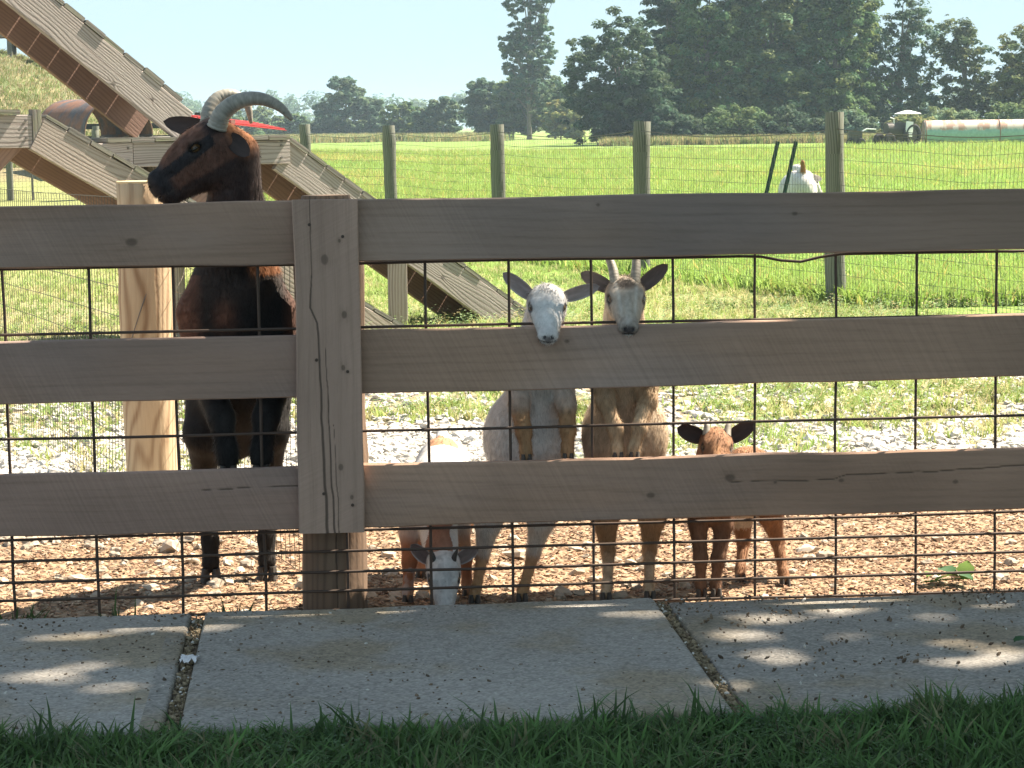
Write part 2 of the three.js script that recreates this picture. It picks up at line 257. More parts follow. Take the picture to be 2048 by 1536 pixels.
// ---------------------------------------------------------------- board fence with wire panel
{
  const f = thing('board_fence', 'rough sawn three-board fence with upright batten along the sidewalk', 'fence', [0, PEN, 0]);
  const rows = [[0.835, 0.836], [0.507, 0.51], [0.178, 0.177]];
  const hgt = [[0.151, 0.151], [0.152, 0.156], [0.155, 0.158]];
  rows.forEach(([yl, yr], i) => {
    const b = part('board', beam(2.45, hgt[i][0], 0.026, { seed: i + 1, wob: 0.003 }), M.boards[i], f); b.position.set(-2.4, yl - PEN, 0);
    const r = part('board', beam(2.5, hgt[i][1], 0.026, { seed: i + 11, wob: 0.003 }), M.boards[i + 3], f); r.position.set(0.058, yr - PEN, 0.001); r.rotation.z = [0, 0.004, 0.0006][i];
  });
  const bt = part('batten', beam(0.818, 0.158, 0.025, { seed: 31, wob: 0.003 }), M.batten, f); bt.rotation.z = -Math.PI / 2; bt.position.set(-0.058, 0.99 - PEN, 0.0275);
  bt.rotation.z = -Math.PI / 2 - 0.004;
  const pts = [], rad = []; for (let k = 0; k <= 16; k++) { pts.push(V(0.026 + (noise(k * 0.6, 3) - 0.5) * 0.01, lerp(-0.45, 1.046, k / 16), -0.125)); rad.push(k === 16 ? 0.06 : 0.083 + (noise(k * 0.8, 8) - 0.5) * 0.009); }
  part('post', limb(pts, rad, 20, { jit: 0.06, seed: 4 }), M.postBark, f);
  for (const [x, y] of [[-0.02, 0.93], [0.06, 0.9], [-0.01, 0.6], [0.065, 0.57], [0, 0.27], [0.07, 0.24]]) { const n = part('nail_head', new THREE.CylinderGeometry(0.004, 0.004, 0.004, 8).rotateX(Math.PI / 2), M.wire, f); n.position.set(x, y - PEN, 0.0285); }

  const w = thing('wire_stock_panel', 'rusty welded wire stock panel fixed behind the fence boards', 'wire panel', [0, PEN, -0.034]);
  const ys = [0.832, 0.672, 0.543, 0.415, 0.29, 0.166, 0.113, 0.061, 0.013, -0.036];
  ys.forEach((y, j) => {
    const p = []; for (let x = -1.4; x <= 2.35; x += 0.05) { let dip = 0; if (j === 0) dip = -0.02 * Math.max(0, 1 - Math.abs(x - 1.185) / 0.095); p.push(V(x, y - PEN + dip + (noise(x * 2.2, j * 7) - 0.5) * 0.004, 0)); }
    part('horizontal_wire', limb(p, p.map(() => 0.0036), 6), M.wire, w);
  });
  for (let x = -1.3825; x < 2.35; x += 0.2056) { const p = []; for (let k = 0; k <= 8; k++) p.push(V(x + (noise(k * 0.9, x * 5) - 0.5) * 0.005, lerp(-0.04, 0.835, k / 8) - PEN, -0.0055)); part('vertical_wire', limb(p, p.map(() => 0.0039), 6), M.wire, w); }
}
// cross fence of fine mesh with a pale log post, running back from the main post
function mesh2(a, b, y0, y1, sx, sy, r, sag, seed, bend = 0) {     // woven wire between two points: one joined part
  const L = Math.hypot(b.x - a.x, b.z - a.z), g = [], at = (t, y) => V(lerp(a.x, b.x, t) + bend * (noise(t * 9, y * 5, seed) - 0.5), y, lerp(a.z, b.z, t)), top = t => y1 - sag * Math.sin(Math.PI * t) * (0.6 + 0.8 * noise(t * 4, seed));
  const nv = Math.round(L / sx), nh = Math.round((y1 - y0) / sy);
  for (let i = 0; i <= nv; i++) { const t = i / nv, p = []; for (let k = 0; k <= 3; k++) p.push(at(t + bend * 0.2 * Math.sin(k * 2 + i * 0.4) / L, lerp(y0, top(t), k / 3))); g.push(limb(p, p.map(() => r), 3, { cap: false })); }
  for (let j = 0; j <= nh; j++) { const p = [], m = Math.max(6, Math.round(L / 0.25)); for (let k = 0; k <= m; k++) { const t = k / m; p.push(at(t, lerp(y0, top(t), j / nh))); } g.push(limb(p, p.map(() => r * 1.15), 3, { cap: false })); }
  return mergeGeometries(g);
}
{
  const f = thing('cross_fence', 'fine wire mesh fence with pale peeled log post behind the brown goat', 'fence', [-0.56, PEN, -1.95]);
  const o = V(-0.56, PEN, -1.95), rel = p => p.sub(o);
  const pts = [], rad = []; for (let k = 0; k <= 14; k++) { pts.push(V((noise(k * 0.5, 2) - 0.5) * 0.006, lerp(-0.3, 1.046, k / 14), 0)); rad.push(0.087 + (noise(k * 0.7, 5) - 0.5) * 0.006); }
  const lp = part('log_post', limb(pts, rad, 24, { jit: 0.04, seed: 2 }), M.log, f); lp.userData.label = 'pale peeled log post with sawn top';
  const cut = part('cut_face', new THREE.CylinderGeometry(0.086, 0.086, 0.006, 24), M.endGrain, lp); cut.position.set(0.0, 1.048, 0);
  part('wire_mesh', mesh2(rel(V(0.03, 0, -0.22)), rel(V(-0.47, 0, -1.93)), 0.02, 0.98, 0.05, 0.1, 0.0011, 0.03, 3, 0.02), M.fineWire, f);
  part('wire_mesh', mesh2(rel(V(-0.65, 0, -1.97)), rel(V(-2.35, 0, -7.6)), 0.02, 1.0, 0.05, 0.1, 0.0012, 0.03, 5, 0.02), M.fineWire, f);
  const tie = [V(0.085, 0.9, 0.03), V(-0.02, 0.62, 0.092), V(-0.088, 0.42, 0.03)]; part('brace_wire', limb(new THREE.CatmullRomCurve3(tie).getPoints(12), Array(13).fill(0.0018), 5), M.fineWire, f);
}
// far wire fence round the field
{
  const posts = []; for (let k = -1; k <= 8; k++) posts.push(V(3.441 - 0.889 * k, 0, -9.694 - 3.063 * k));
  const f = thing('field_wire_fence', 'weathered post and woven wire fence receding along the green field', 'fence', [posts[1].x, PEN, posts[1].z]);
  const o = V(posts[1].x, 0, posts[1].z);
  posts.forEach((p, i) => {
    const q = p.clone().sub(o), y0 = groundY(p.x, p.z) - PEN, pts = [], rad = [], lean = (hash(i, 3, 1) - 0.5) * 0.03, tall = 1.25 + (hash(i, 1, 2) - 0.5) * 0.05;
    for (let k = 0; k <= 8; k++) { pts.push(V(q.x + lean * k / 8 + (noise(k, i * 3) - 0.5) * 0.012, lerp(y0 - 0.3, tall, k / 8), q.z)); rad.push((i % 2 ? 0.064 : 0.068) + (noise(k * 0.9, i) - 0.5) * 0.01); }
    part('post', limb(pts, rad, 12, { jit: 0.12, seed: i + 1 }), M.oldPost, f);
  });
  for (let i = 0; i + 1 < posts.length; i++) {
    const a = posts[i].clone().sub(o), b = posts[i + 1].clone().sub(o), near = i < 4; a.z += 0.075; b.z += 0.075;
    part('wire_mesh', mesh2(a, b, 0.03, 1.13, near ? 0.042 : 0.05, 0.085, near ? 0.0013 : 0.0016, near ? [0.04, 0.02, 0.06, 0.03][i] : 0.02, i + 3, 0.05), M.fineWire, f);
    const p = []; for (let k = 0; k <= 12; k++) { const t = k / 12, c = a.clone().lerp(b, t); p.push(V(c.x, 1.16 - 0.05 * Math.sin(Math.PI * t) + (noise(t * 9, i) - 0.5) * 0.01, c.z)); } part('top_wire', limb(p, p.map(() => 0.003), 4), M.fineWire, f);
  }
  const g = thing('paddock_wire_fence', 'wire fence with dark posts standing below the grassy mound', 'fence', [-6.4, groundY(-6.4, -34.3), -34.3]);
  const y0 = groundY(-6.4, -34.3);
  for (const [x, r] of [[-9, 0.05], [-6.32, 0.06], [-5.98, 0.022], [-5.78, 0.06], [-5.12, 0.058], [-4.75, 0.02], [-3.67, 0.06]]) part('post', limb([V(x + 6.4, -0.3, 0), V(x + 6.4, 0.6, 0), V(x + 6.4, 1.22, 0)], [r, r, r * 0.97], 8), r < 0.03 ? M.fineWire : M.oldPost, g);
  part('wire_mesh', mesh2(V(-3.5, 0, 0.07), V(2.7, 0, 0.07), 0.02, 1.12, 0.06, 0.1, 0.0022, 0.02, 9), M.fineWire, g);
}

// ---------------------------------------------------------------- goat climbing ramps
function rampFrame(group, p, alpha, slope) { group.position.copy(p); group.quaternion.copy(quatYXZ(alpha).multiply(new THREE.Quaternion().setFromAxisAngle(Z_, -slope))); }
// local x runs down the slope, y is up from the deck, z 0 is the near stringer's outer face
function ramp(name, label, top, alpha, slope, len, { depth = 0.184, width = 0.52, gi = 0, deckFrom = 0, over = 0.003, footCut = true } = {}) {
  const g = thing(name, label, 'ramp'); rampFrame(g, top, alpha, slope); g.userData.group = 'timber goat climbing ramps';
  const st = part('stringer', beam(len, depth, 0.038, { seed: 50 + gi, wob: 0.002, u0: gi * 0.7, v0: 0.02 * gi }), M.grey[gi % 4], g); st.position.set(0, -depth, 0);
  const s2 = part('stringer', beam(len, depth, 0.038, { seed: 60 + gi, wob: 0.002, u0: gi * 0.9 }), M.brown, g); s2.position.set(0, -depth, -width + 0.038);
  const pitch = 0.146; let i = 0;
  for (let x = deckFrom; x + 0.14 < len; x += pitch, i++) {
    const r = hash(i, gi, 5), d = part('deck_board', beam(width + 2 * over + (r - 0.5) * 0.02, 0.026, 0.139, { seed: gi * 40 + i, wob: 0.004, ch: 0.004, u0: r * 0.5, v0: r * 0.2 }), M.deck[(i + gi) % 3], g);
    d.rotation.y = Math.PI / 2; d.position.set(x + 0.139, 0.0015 + (r - 0.5) * 0.003, over + (hash(i, gi, 9) - 0.45) * 0.014); d.rotation.z = (hash(i, gi, 2) - 0.5) * 0.012;
  }
  return g;
}
const AL = 32 * D2R;
const UX = Math.cos(AL), UZ = -Math.sin(AL);
{
  const C0 = V(-0.153, 1.09, -7.94), B0 = V(-1.415, 1.247, -6.84), A1 = V(-0.682, 1.262, -7.64);
  ramp('goat_ramp', 'grey timber ramp falling from the platform to grass behind the white kid', C0.clone(), AL, 32.9 * D2R, 2.1, { gi: 0 });
  ramp('goat_ramp', 'grey timber ramp descending from the left platform behind the log post', B0.clone().add(V(0, -0.01, 0)), AL, 29.2 * D2R, 2.66, { gi: 1 });
  const len = 3.3, sl = 36.5 * D2R, top = A1.clone().add(V(-UX * len * Math.cos(sl), len * Math.sin(sl), -UZ * len * Math.cos(sl)));
  ramp('goat_ramp', 'highest timber ramp crossing the upper left against the sky', top, AL, sl, len, { gi: 2 });
  // the right platform the upper ramp lands on
  const p = thing('ramp_platform', 'small grey timber platform behind the brown goat head', 'platform', [-1.2, PEN, -7.26], AL, 'timber platforms of the climbing frame');
  const L = 1.24, H = 0.135, T = 1.1 - PEN, W = 0.55;
  const fa = part('fascia', beam(0.23, H, 0.038, { seed: 71, u0: 0.3 }), M.grey[3], p); fa.position.set(0, T - H, 0);
  const fb = part('fascia', beam(L - 0.234, H, 0.038, { seed: 72, u0: 1.1 }), M.grey[0], p); fb.position.set(0.234, T - H, 0.001);
  const fc = part('fascia', beam(L, H, 0.038, { seed: 73 }), M.brown, p); fc.position.set(0, T - H, -W);
  for (const [i, x] of [0.04, L - 0.002].entries()) { const e = part('joist', beam(W - 0.04, H, 0.038, { seed: 74 + i }), M.brown, p); e.rotation.y = Math.PI / 2; e.position.set(x - 0.001, T - H, -0.04); }
  for (let i = 0, x = 0.07; x < L - 0.1; x += 0.146, i++) { const d = part('deck_board', beam(W + 0.07, 0.026, 0.139, { seed: 80 + i, wob: 0.003, u0: i * 0.13 }), M.deck[i % 3], p); d.rotation.y = Math.PI / 2; d.position.set(x + 0.139, T + 0.0015, 0.02); }
  for (const [x, z] of [[0.5, -0.115], [0.95, -0.44], [0.5, -0.44]]) part('post', limb([V(x, -0.3, z), V(x, 0.5, z), V(x, T - 0.004, z)], [0.085, 0.083, 0.08], 16, { jit: 0.05 }), M.grey[1], p);
  const br = part('brace', beam(0.5, 0.14, 0.038, { seed: 91 }), M.brown, p); br.position.set(0.66, T - H - 0.33, -0.05); br.rotation.z = 0.66;
  for (const [x, y] of [[0.2, T - 0.03], [0.2, T - 0.1], [1.18, T - 0.03], [1.18, T - 0.1]]) part('bolt', new THREE.CylinderGeometry(0.007, 0.007, 0.006, 8).rotateX(Math.PI / 2), M.fineWire, p).position.set(x, y, 0.004);
  // the left platform
  const q = thing('ramp_platform', 'nearer timber platform cut by the left edge, with end post', 'platform', [-2.55, PEN, -6.14], AL, 'timber platforms of the climbing frame');
  const L2 = 1.3, H2 = 0.172, T2 = 1.255 - PEN, W2 = 0.56;
  const ga = part('fascia', beam(L2 - 0.04, H2, 0.038, { seed: 101, u0: 0.2 }), M.grey[2], q); ga.position.set(0, T2 - H2, 0);
  const gp = part('corner_post', beam(0.2, 0.052, 0.05, { seed: 102 }), M.deck[1], q); gp.rotation.z = -Math.PI / 2; gp.position.set(L2 - 0.037, T2 + 0.028, 0.006);
  const gc = part('fascia', beam(L2, H2, 0.038, { seed: 103 }), M.brown, q); gc.position.set(0, T2 - H2, -W2);
  for (let i = 0, x = 0.02; x < L2 - 0.16; x += 0.146, i++) { const d = part('deck_board', beam(W2 + 0.06, 0.026, 0.139, { seed: 110 + i, wob: 0.003, u0: i * 0.13 }), M.deck[(i + 1) % 3], q); d.rotation.y = Math.PI / 2; d.position.set(x + 0.139, T2 + 0.0015, 0.03); }
  const b2 = part('brace', beam(0.85, 0.15, 0.038, { seed: 121 }), M.brown, q); b2.position.set(0.6, T2 - H2 - 0.56, -0.045); b2.rotation.z = 0.73;
  for (const [x, z] of [[0.4, -0.13], [0.4, -0.47]]) part('post', limb([V(x, -0.3, z), V(x, 0.6, z), V(x, T2 - 0.004, z)], [0.08, 0.078, 0.075], 14, { jit: 0.05 }), M.grey[1], q);
  for (const y of [0.03, 0.07, 0.12]) part('bolt', new THREE.CylinderGeometry(0.007, 0.007, 0.006, 8).rotateX(Math.PI / 2), M.fineWire, q).position.set(L2 - 0.075, T2 - y, 0.004);
  // post under the right ramp
  const s = single('ramp_support_post', beam(0.62, 0.115, 0.09, { seed: 131, u0: 0.4 }), M.grey[1], 'square brown-grey post standing under the right ramp', 'post');
  s.rotation.z = Math.PI / 2; s.position.set(0.53, PEN - 0.06, -8.35);
  // red ribbed panel lying on the platform
  const rp = thing('red_ribbed_panel', 'thin red ribbed sheet sloping behind the small platform', 'panel', [-0.56, T + PEN + 0.03, -8.15], AL);
  const ribs = []; for (let i = 0; i < 7; i++) ribs.push(new THREE.BoxGeometry(0.46, 0.008, 0.014).translate(0.23, 0.004, -0.02 - i * 0.06)); ribs.push(new THREE.BoxGeometry(0.46, 0.004, 0.42).translate(0.23, -0.002, -0.2));
  const sheet = part('ribbed_sheet', mergeGeometries(ribs), std({ color: rgb(0.5, 0.09, 0.085), roughness: 0.45 }), rp); sheet.rotation.z = -0.105; sheet.rotation.x = 0.12; sheet.position.y = 0.075;
  part('frame_leg', new THREE.BoxGeometry(0.03, 0.1, 0.3), M.brown, rp).position.set(0.1, 0.04, -0.16);
}

// ---------------------------------------------------------------- farther things: culvert, hilltop deck, tank, tractor, loose stakes
{
  const rmap = rust([0.2, 0.1, 0.065], [0.095, 0.09, 0.1], 3);
  const rm = std({ map: rmap, roughness: 0.85, metalness: 0.15, side: THREE.DoubleSide });
  const c = thing('culvert_pipe', 'rusty corrugated culvert pipe lying open-ended below the grassy mound', 'culvert', [-3.589, 1.11, -37.9], 0.465);
  const shell = (r, inner) => { const pos = [], idx = [], uv = [], n = 40, m = 48, L = 2.5; for (let j = 0; j <= m; j++) for (let i = 0; i <= n; i++) { const t = j / m, a = i / n * Math.PI * 2, rr = r + 0.008 * Math.sin(t * L / 0.11 * 6.283); pos.push(Math.cos(a) * rr, Math.sin(a) * rr, -t * L); uv.push(i / n * 2, t * 1.2); } for (let j = 0; j < m; j++) for (let i = 0; i < n; i++) { const a = j * (n + 1) + i, b = a + n + 1; inner ? idx.push(a, b, a + 1, a + 1, b, b + 1) : idx.push(a, a + 1, b, a + 1, b + 1, b); } return geo(pos, idx, { uv }); };
  part('outer_shell', shell(0.67, false), rm, c); part('inner_shell', shell(0.65, true), rm, c);
  for (const z of [0, -2.5]) part('rim', new THREE.TorusGeometry(0.66, 0.018, 6, 44), rm, c).position.z = z;

  const bf = thing('dark_board_fence', 'dark rail fence glimpsed through the open culvert', 'fence', [-4.9, groundY(-4.9, -47), -47]);
  const dk = std({ color: rgb(0.03, 0.032, 0.035), roughness: 0.8 }), gy = groundY(-4.9, -47);
  for (let i = 0; i < 4; i++) part('rail', beam(5, 0.12, 0.03, { seed: 200 + i, seg: 6 }), dk, bf).position.set(-2.5, 0.15 + i * 0.27, 0);
  for (const x of [-2.2, -0.65, 0.9, 2.3]) part('post', new THREE.BoxGeometry(0.12, 1.6, 0.12), dk, bf).position.set(x, 0.5, -0.1);

  const hx = -9.8, hz = -68, hy = groundY(hx, hz);
  const d = thing('hilltop_deck', 'grey timber deck with long stairway on top of the grassy mound', 'deck', [hx, hy, hz]);
  const gm = M.grey[1], dark = M.oldPost;
  const bb = (name, a, b, h, t, m) => { const v = b.clone().sub(a), o = part(name, beam(v.length(), h, t, { seed: 7, seg: 8 }), m, d); o.position.copy(a); o.quaternion.setFromUnitVectors(X_, v.normalize()); return o; };
  bb('deck_beam', V(-2.2, 0.55, 0), V(0.62, 0.55, 0), 0.2, 1.4, gm);
  bb('hand_rail', V(-2.2, 1.15, 0), V(0.5, 1.15, 0), 0.08, 0.05, gm);
  for (let i = 0; i < 8; i++) part('baluster', new THREE.BoxGeometry(0.06, 0.55, 0.05), dark, d).position.set(-2 + i * 0.33, 0.88, -0.05);
  for (const [x, z] of [[0.5, -0.1], [-0.15, -0.1], [-0.15, -1.2], [-0.35, -0.4], [0.5, -1.2], [-1.4, -0.1]]) part('post', new THREE.BoxGeometry(0.14, 1.1, 0.14), dark, d).position.set(x, 0.02, z);
  const s0 = V(0.55, 0.42, -0.05), s1 = V(5.4, -2.55, -0.05);
  bb('stair_stringer', s0, s1, 0.3, 0.08, dark); bb('stair_stringer', s0.clone().add(V(0, 0, -1.1)), s1.clone().add(V(0, 0, -1.1)), 0.3, 0.08, dark);
  for (let i = 0; i < 16; i++) { const t = (i + 0.5) / 16, p = s0.clone().lerp(s1, t); part('tread', new THREE.BoxGeometry(0.28, 0.05, 1.0), gm, d).position.set(p.x, p.y + 0.18, p.z - 0.58); }
  for (const t of [0.25, 0.5, 0.75]) { const p = s0.clone().lerp(s1, t); part('stair_post', new THREE.BoxGeometry(0.14, 1.0, 0.14), gm, d).position.set(p.x, p.y - 0.15, p.z + 0.1); }
}
{
  // long tank, rusty above and green below, and a tractor with a canopy behind its end
  const z0 = -101, gy = groundY(29, z0);
  const tmap = tex(1024, 256, (u, v) => {                          // v runs round the shell from the bottom
    const n = fbm(u * 40, v * 9, 3, 5), e = 0.29 + (fbm(u * 50, 0.3, 9, 4) - 0.5) * 0.05, up = sstep(e - 0.012, e + 0.012, Math.min(v, 1 - v)); const r = sstep(0.45, 0.62, n);
    const teal = [0.22, 0.36, 0.34], pale = [0.6, 0.52, 0.44], rs = [0.36, 0.17, 0.1], dirt = fbm(u * 90, v * 40, 12, 3); const top = pale.map((p, i) => lerp(p, rs[i], r * 0.75)); return teal.map((t, i) => lerp(t * (0.8 + 0.4 * dirt), top[i], up));
  });
  const tm = std({ map: tmap, roughness: 0.6 }), em = std({ map: rust([0.2, 0.12, 0.09], [0.3, 0.24, 0.2], 6), roughness: 0.85 });
  const t = thing('storage_tank', 'long rusty-topped green cylindrical tank lying in the field', 'tank', [27.9, gy, z0]); t.rotation.y = -0.14;
  const R = 0.58, L = 7, pos = [], uv = [], idx = [], n = 32, m = 20;
  for (let j = 0; j <= m; j++) for (let i = 0; i <= n; i++) { const a = -Math.PI / 2 + i / n * Math.PI * 2; pos.push(j / m * L, 0.62 + Math.sin(a) * R, Math.cos(a) * R); uv.push(j / m, i / n); }
  for (let j = 0; j < m; j++) for (let i = 0; i < n; i++) { const a = j * (n + 1) + i, b = a + n + 1; idx.push(a, b, a + 1, a + 1, b, b + 1); }
  part('shell', geo(pos, idx, { uv }), tm, t);
  for (const x of [0, L]) { const e = part('end_plate', new THREE.SphereGeometry(R, 24, 12).scale(0.16, 1, 1), em, t); e.position.set(x, 0.62, 0); }
  for (const x of [0.05, 3.4]) part('rim_band', new THREE.TorusGeometry(R + 0.01, 0.025, 6, 32).rotateY(Math.PI / 2), em, t).position.set(x, 0.62, 0);
  for (const x of [0.7, 3.4, 6.2]) part('cradle', new THREE.BoxGeometry(0.25, 0.3, 1.1), M.oldPost, t).position.set(x, 0.08, 0);
  part('skid', beam(L + 0.5, 0.1, 0.12, { seed: 3, seg: 8 }), M.oldPost, t).position.set(-0.25, -0.03, 0.62);
  part('filler_cap', new THREE.CylinderGeometry(0.09, 0.1, 0.12, 14), em, t).position.set(5.6, 1.24, 0);

  const k = thing('old_tractor', 'old tractor with round white sunshade parked at the tank end', 'tractor', [27.2, gy, z0 - 1.6], 0.5);
  const body = std({ color: rgb(0.06, 0.055, 0.05), roughness: 0.7 }), white = std({ color: rgb(0.75, 0.77, 0.78), roughness: 0.6 }), rub = std({ color: rgb(0.025, 0.025, 0.025), roughness: 0.9 });
  const hood = part('hood', new THREE.CylinderGeometry(0.26, 0.3, 1.1, 12).rotateZ(Math.PI / 2).scale(1, 1, 0.8), body, k); hood.position.set(-0.35, 0.85, 0);
  const pan = part('side_panel', new THREE.BoxGeometry(0.42, 0.5, 0.05), white, k); pan.position.set(0.1, 0.92, 0.5); pan.rotation.z = -0.08;
  part('side_panel', new THREE.BoxGeometry(0.2, 0.18, 0.04), white, k).position.set(0.16, 0.55, 0.5);
  for (const [x, r, z] of [[0.35, 0.55, 0.42], [0.35, 0.55, -0.42], [-1.0, 0.33, 0.36], [-1.0, 0.33, -0.36]]) { const w = part('wheel', new THREE.TorusGeometry(r - 0.12, 0.12, 10, 26), rub, k); w.position.set(x, r, z); part('hub', new THREE.CylinderGeometry(r * 0.5, r * 0.5, 0.1, 16).rotateX(Math.PI / 2), body, w); }
  part('exhaust_pipe', limb([V(-0.5, 1.05, 0.1), V(-0.5, 1.3, 0.1), V(-0.75, 1.36, 0.12)], [0.03, 0.03, 0.03], 8), white, k);
  part('seat', new THREE.SphereGeometry(0.22, 14, 8).scale(1, 0.35, 1), body, k).position.set(0.55, 1.05, 0);
  part('sunshade_pole', limb([V(0.5, 0.7, 0), V(0.45, 1.62, 0)], [0.025, 0.02], 8), body, k);
  part('sunshade', new THREE.LatheGeometry([[0.0, 0.17], [0.1, 0.165], [0.35, 0.1], [0.62, 0.02], [0.64, -0.01], [0.6, 0.0], [0.3, 0.075], [0, 0.13]].map(p => new THREE.Vector2(...p)), 18), white, k).position.set(0.45, 1.52, 0);
  const im = thing('mower_implement', 'dark farm implement standing left of the tractor', 'implement', [24.9, groundY(25, z0 - 1), z0 - 1]);
  part('housing', new THREE.BoxGeometry(0.62, 0.6, 0.4).translate(0, 0.45, 0), body, im);
  part('drawbar', limb([V(0.3, 0.7, 0), V(0.55, 0.85, 0), V(1.0, 0.82, 0)], [0.035, 0.035, 0.03], 7), white, im);
  for (const x of [-0.25, 0.25]) part('wheel', new THREE.TorusGeometry(0.16, 0.06, 8, 18), rub, im).position.set(x, 0.21, 0.24);
}
{
  const tp = std({ color: rgb(0.03, 0.075, 0.06), roughness: 0.6, metalness: 0.3 });
  const mk = (x, z, label) => { const t = thing('steel_stake', label, 'stake', [x, groundY(x, z), z], 0, 'leaning green steel stakes'); const g = part('stem', mergeGeometries([new THREE.BoxGeometry(0.034, 1.3, 0.008), new THREE.BoxGeometry(0.008, 1.3, 0.03).translate(0, 0, 0.017)]).translate(0, 0.43, 0), tp, t); for (let i = 0; i < 10; i++) part('stud', new THREE.BoxGeometry(0.014, 0.02, 0.012), tp, t).position.set(0, 0.1 + i * 0.1, -0.009); t.rotation.z = -0.225; return t; };
  mk(3.78, -14.6, 'leaning green steel stake farther from the thick field post'); mk(3.93, -14.55, 'leaning green steel stake right behind the white goat');
}

// ---------------------------------------------------------------- trees
const BARK = std({ map: tex(128, 512, (u, v) => { const k = 0.09 + 0.12 * fbm(u * 14, v * 10, 4, 4); return [k * 1.1, k, k * 0.85]; }), roughness: 1 });
// Leaf clumps at chosen points; each is many bent leaf faces. Returns one geometry.
function leaves(clumps, { size = 0.3, per = 60, seed = 1, up = 0.8, col = [0.075, 0.12, 0.04], vary = 0.3, flat = 0.75, droop = 0 }) {
  const R = rng(seed), pos = [], nor = [], colr = [], q = V(0, 0, 0), n = V(0, 0, 0), a = V(0, 0, 0), b = V(0, 0, 0);
  for (const [cx, cy, cz, r] of clumps) {
    const tone = 1 + (R() - 0.5) * vary, warm = (R() - 0.5) * vary, cnt = Math.round(per * r * r * 1.6 * (0.7 + 0.6 * R()));
    for (let i = 0; i < cnt; i++) {
      const th = R() * 6.283, u = R() * 2 - 1, rr = r * Math.pow(R(), 0.42), s = Math.sqrt(1 - u * u);
      const dx = Math.cos(th) * s, dz = Math.sin(th) * s; q.set(cx + dx * rr, cy + u * rr * flat - droop * rr * R(), cz + dz * rr);
      n.set(dx * 0.6 + (R() - 0.5) * 1.5, u * 0.6 + up + (R() - 0.5) * 1.2, dz * 0.6 + (R() - 0.5) * 1.5).normalize();
      a.set(R() - 0.5, R() - 0.5 - droop, R() - 0.5).cross(n).normalize(); b.crossVectors(n, a);
      const L = 0.56 * size * (0.7 + 0.9 * R()), w = L * (0.42 + 0.2 * R()), k = tone * (0.8 + 0.4 * R()), cc = [col[0] * k * (1 + warm), col[1] * k, col[2] * k * (1 - warm)];
      // a leaf spray: pointed lozenge, folded along its midrib
      const P = [[-L, 0, 0], [-0.1 * L, w, 0.12 * L], [L, 0, -0.1 * L], [-0.15 * L, -w, 0.12 * L]];
      for (const t of [0, 2, 1, 0, 3, 2]) { const [pa, pb, pc] = P[t]; pos.push(q.x + a.x * pa + b.x * pb + n.x * pc, q.y + a.y * pa + b.y * pb + n.y * pc, q.z + a.z * pa + b.z * pb + n.z * pc); nor.push(n.x, n.y, n.z); colr.push(...cc); }
    }
  }
  return geo(pos, null, { nor, col: colr });
}
const LEAF = leafMat({ vertexColors: true, transmission: 0.4 });
// crown: list of lobes [x, y, z, rx, ry, rz] in units of the tree's height; clumps are spread through each lobe, mostly near its skin
function tree(name, label, { x, z, h, lobes, n = 90, clump = 0.07, tight = 0.72, size = 0.3, per = 22, col, seed, trunk = 0.02, forks = 10, vary = 0.35, flat = 0.6, droop = 0, lean = 0, category = 'tree', group }) {
  const t = thing(name, label, category, [x, groundY(x, z) - 0.05, z], 0, group), R = rng(seed), cl = [], tips = [];
  const tot = lobes.reduce((s, l) => s + l[3] * l[4], 0);
  for (const [lx, ly, lz, rx, ry, rz] of lobes) {
    const k = Math.max(2, Math.round(2.5 * n * rx * ry / tot));
    for (let i = 0; i < k; i++) {
      const th = R() * 6.283, u = R() * 2 - 1, s = Math.sqrt(1 - u * u), rr = Math.pow(R(), 0.3) * (0.82 + 0.26 * R());
      const c = [(lx + Math.cos(th) * s * rx * rr) * h, (ly + u * ry * rr) * h, (lz + Math.sin(th) * s * (rz ?? rx) * rr) * h, tight * clump * h * (0.5 + 1.0 * R())];
      if (c[1] < 0.3) c[1] = 0.3 + R() * 0.5; cl.push(c); tips.push(c);
    }
  }
  const base = V(0, -0.2, 0), topY = Math.max(...lobes.map(l => l[1] + l[4] * 0.5)) * h, tp = [], tr = [];
  for (let k = 0; k <= 8; k++) { tp.push(V(lean * h * k / 8 + (noise(k * 0.7, seed) - 0.5) * 0.03 * h * (k > 0), lerp(-0.2, topY, k / 8), (noise(k * 0.7, seed + 9) - 0.5) * 0.03 * h)); tr.push(trunk * h * (1 - 0.85 * k / 8) * (k ? 1 : 1.35)); }
  part('trunk', limb(tp, tr, 8), BARK, t);
  for (let i = 0; i < forks && i < tips.length; i++) {
    const c = tips[Math.floor(R() * tips.length)], s = clamp(c[1] / topY * 0.55, 0.08, 0.85), k = Math.floor(s * 8), p0 = tp[k].clone().lerp(tp[k + 1], s * 8 - k), e = V(c[0], c[1], c[2]), mid = p0.clone().lerp(e, 0.5).add(V(0, 0.04 * h * (R() - 0.2), 0));
    part('limb', limb([p0, mid, e], [trunk * h * 0.42 * (1 - s * 0.6), trunk * h * 0.25, trunk * h * 0.08], 5), BARK, t);
  }
  part('crown', leaves(cl, { size, per: 2.5 * per / (clump * h * clump * h), seed: seed + 1, col, vary, flat, droop }), LEAF, t);
  return t;
}
const wr = [[0, 0.55, 0, 0.38, 0.42]];
const GRN = [0.115, 0.18, 0.07], DRK = [0.065, 0.11, 0.06], PAL = [0.17, 0.23, 0.11], YEL = [0.23, 0.25, 0.09], BLU = [0.115, 0.18, 0.11];
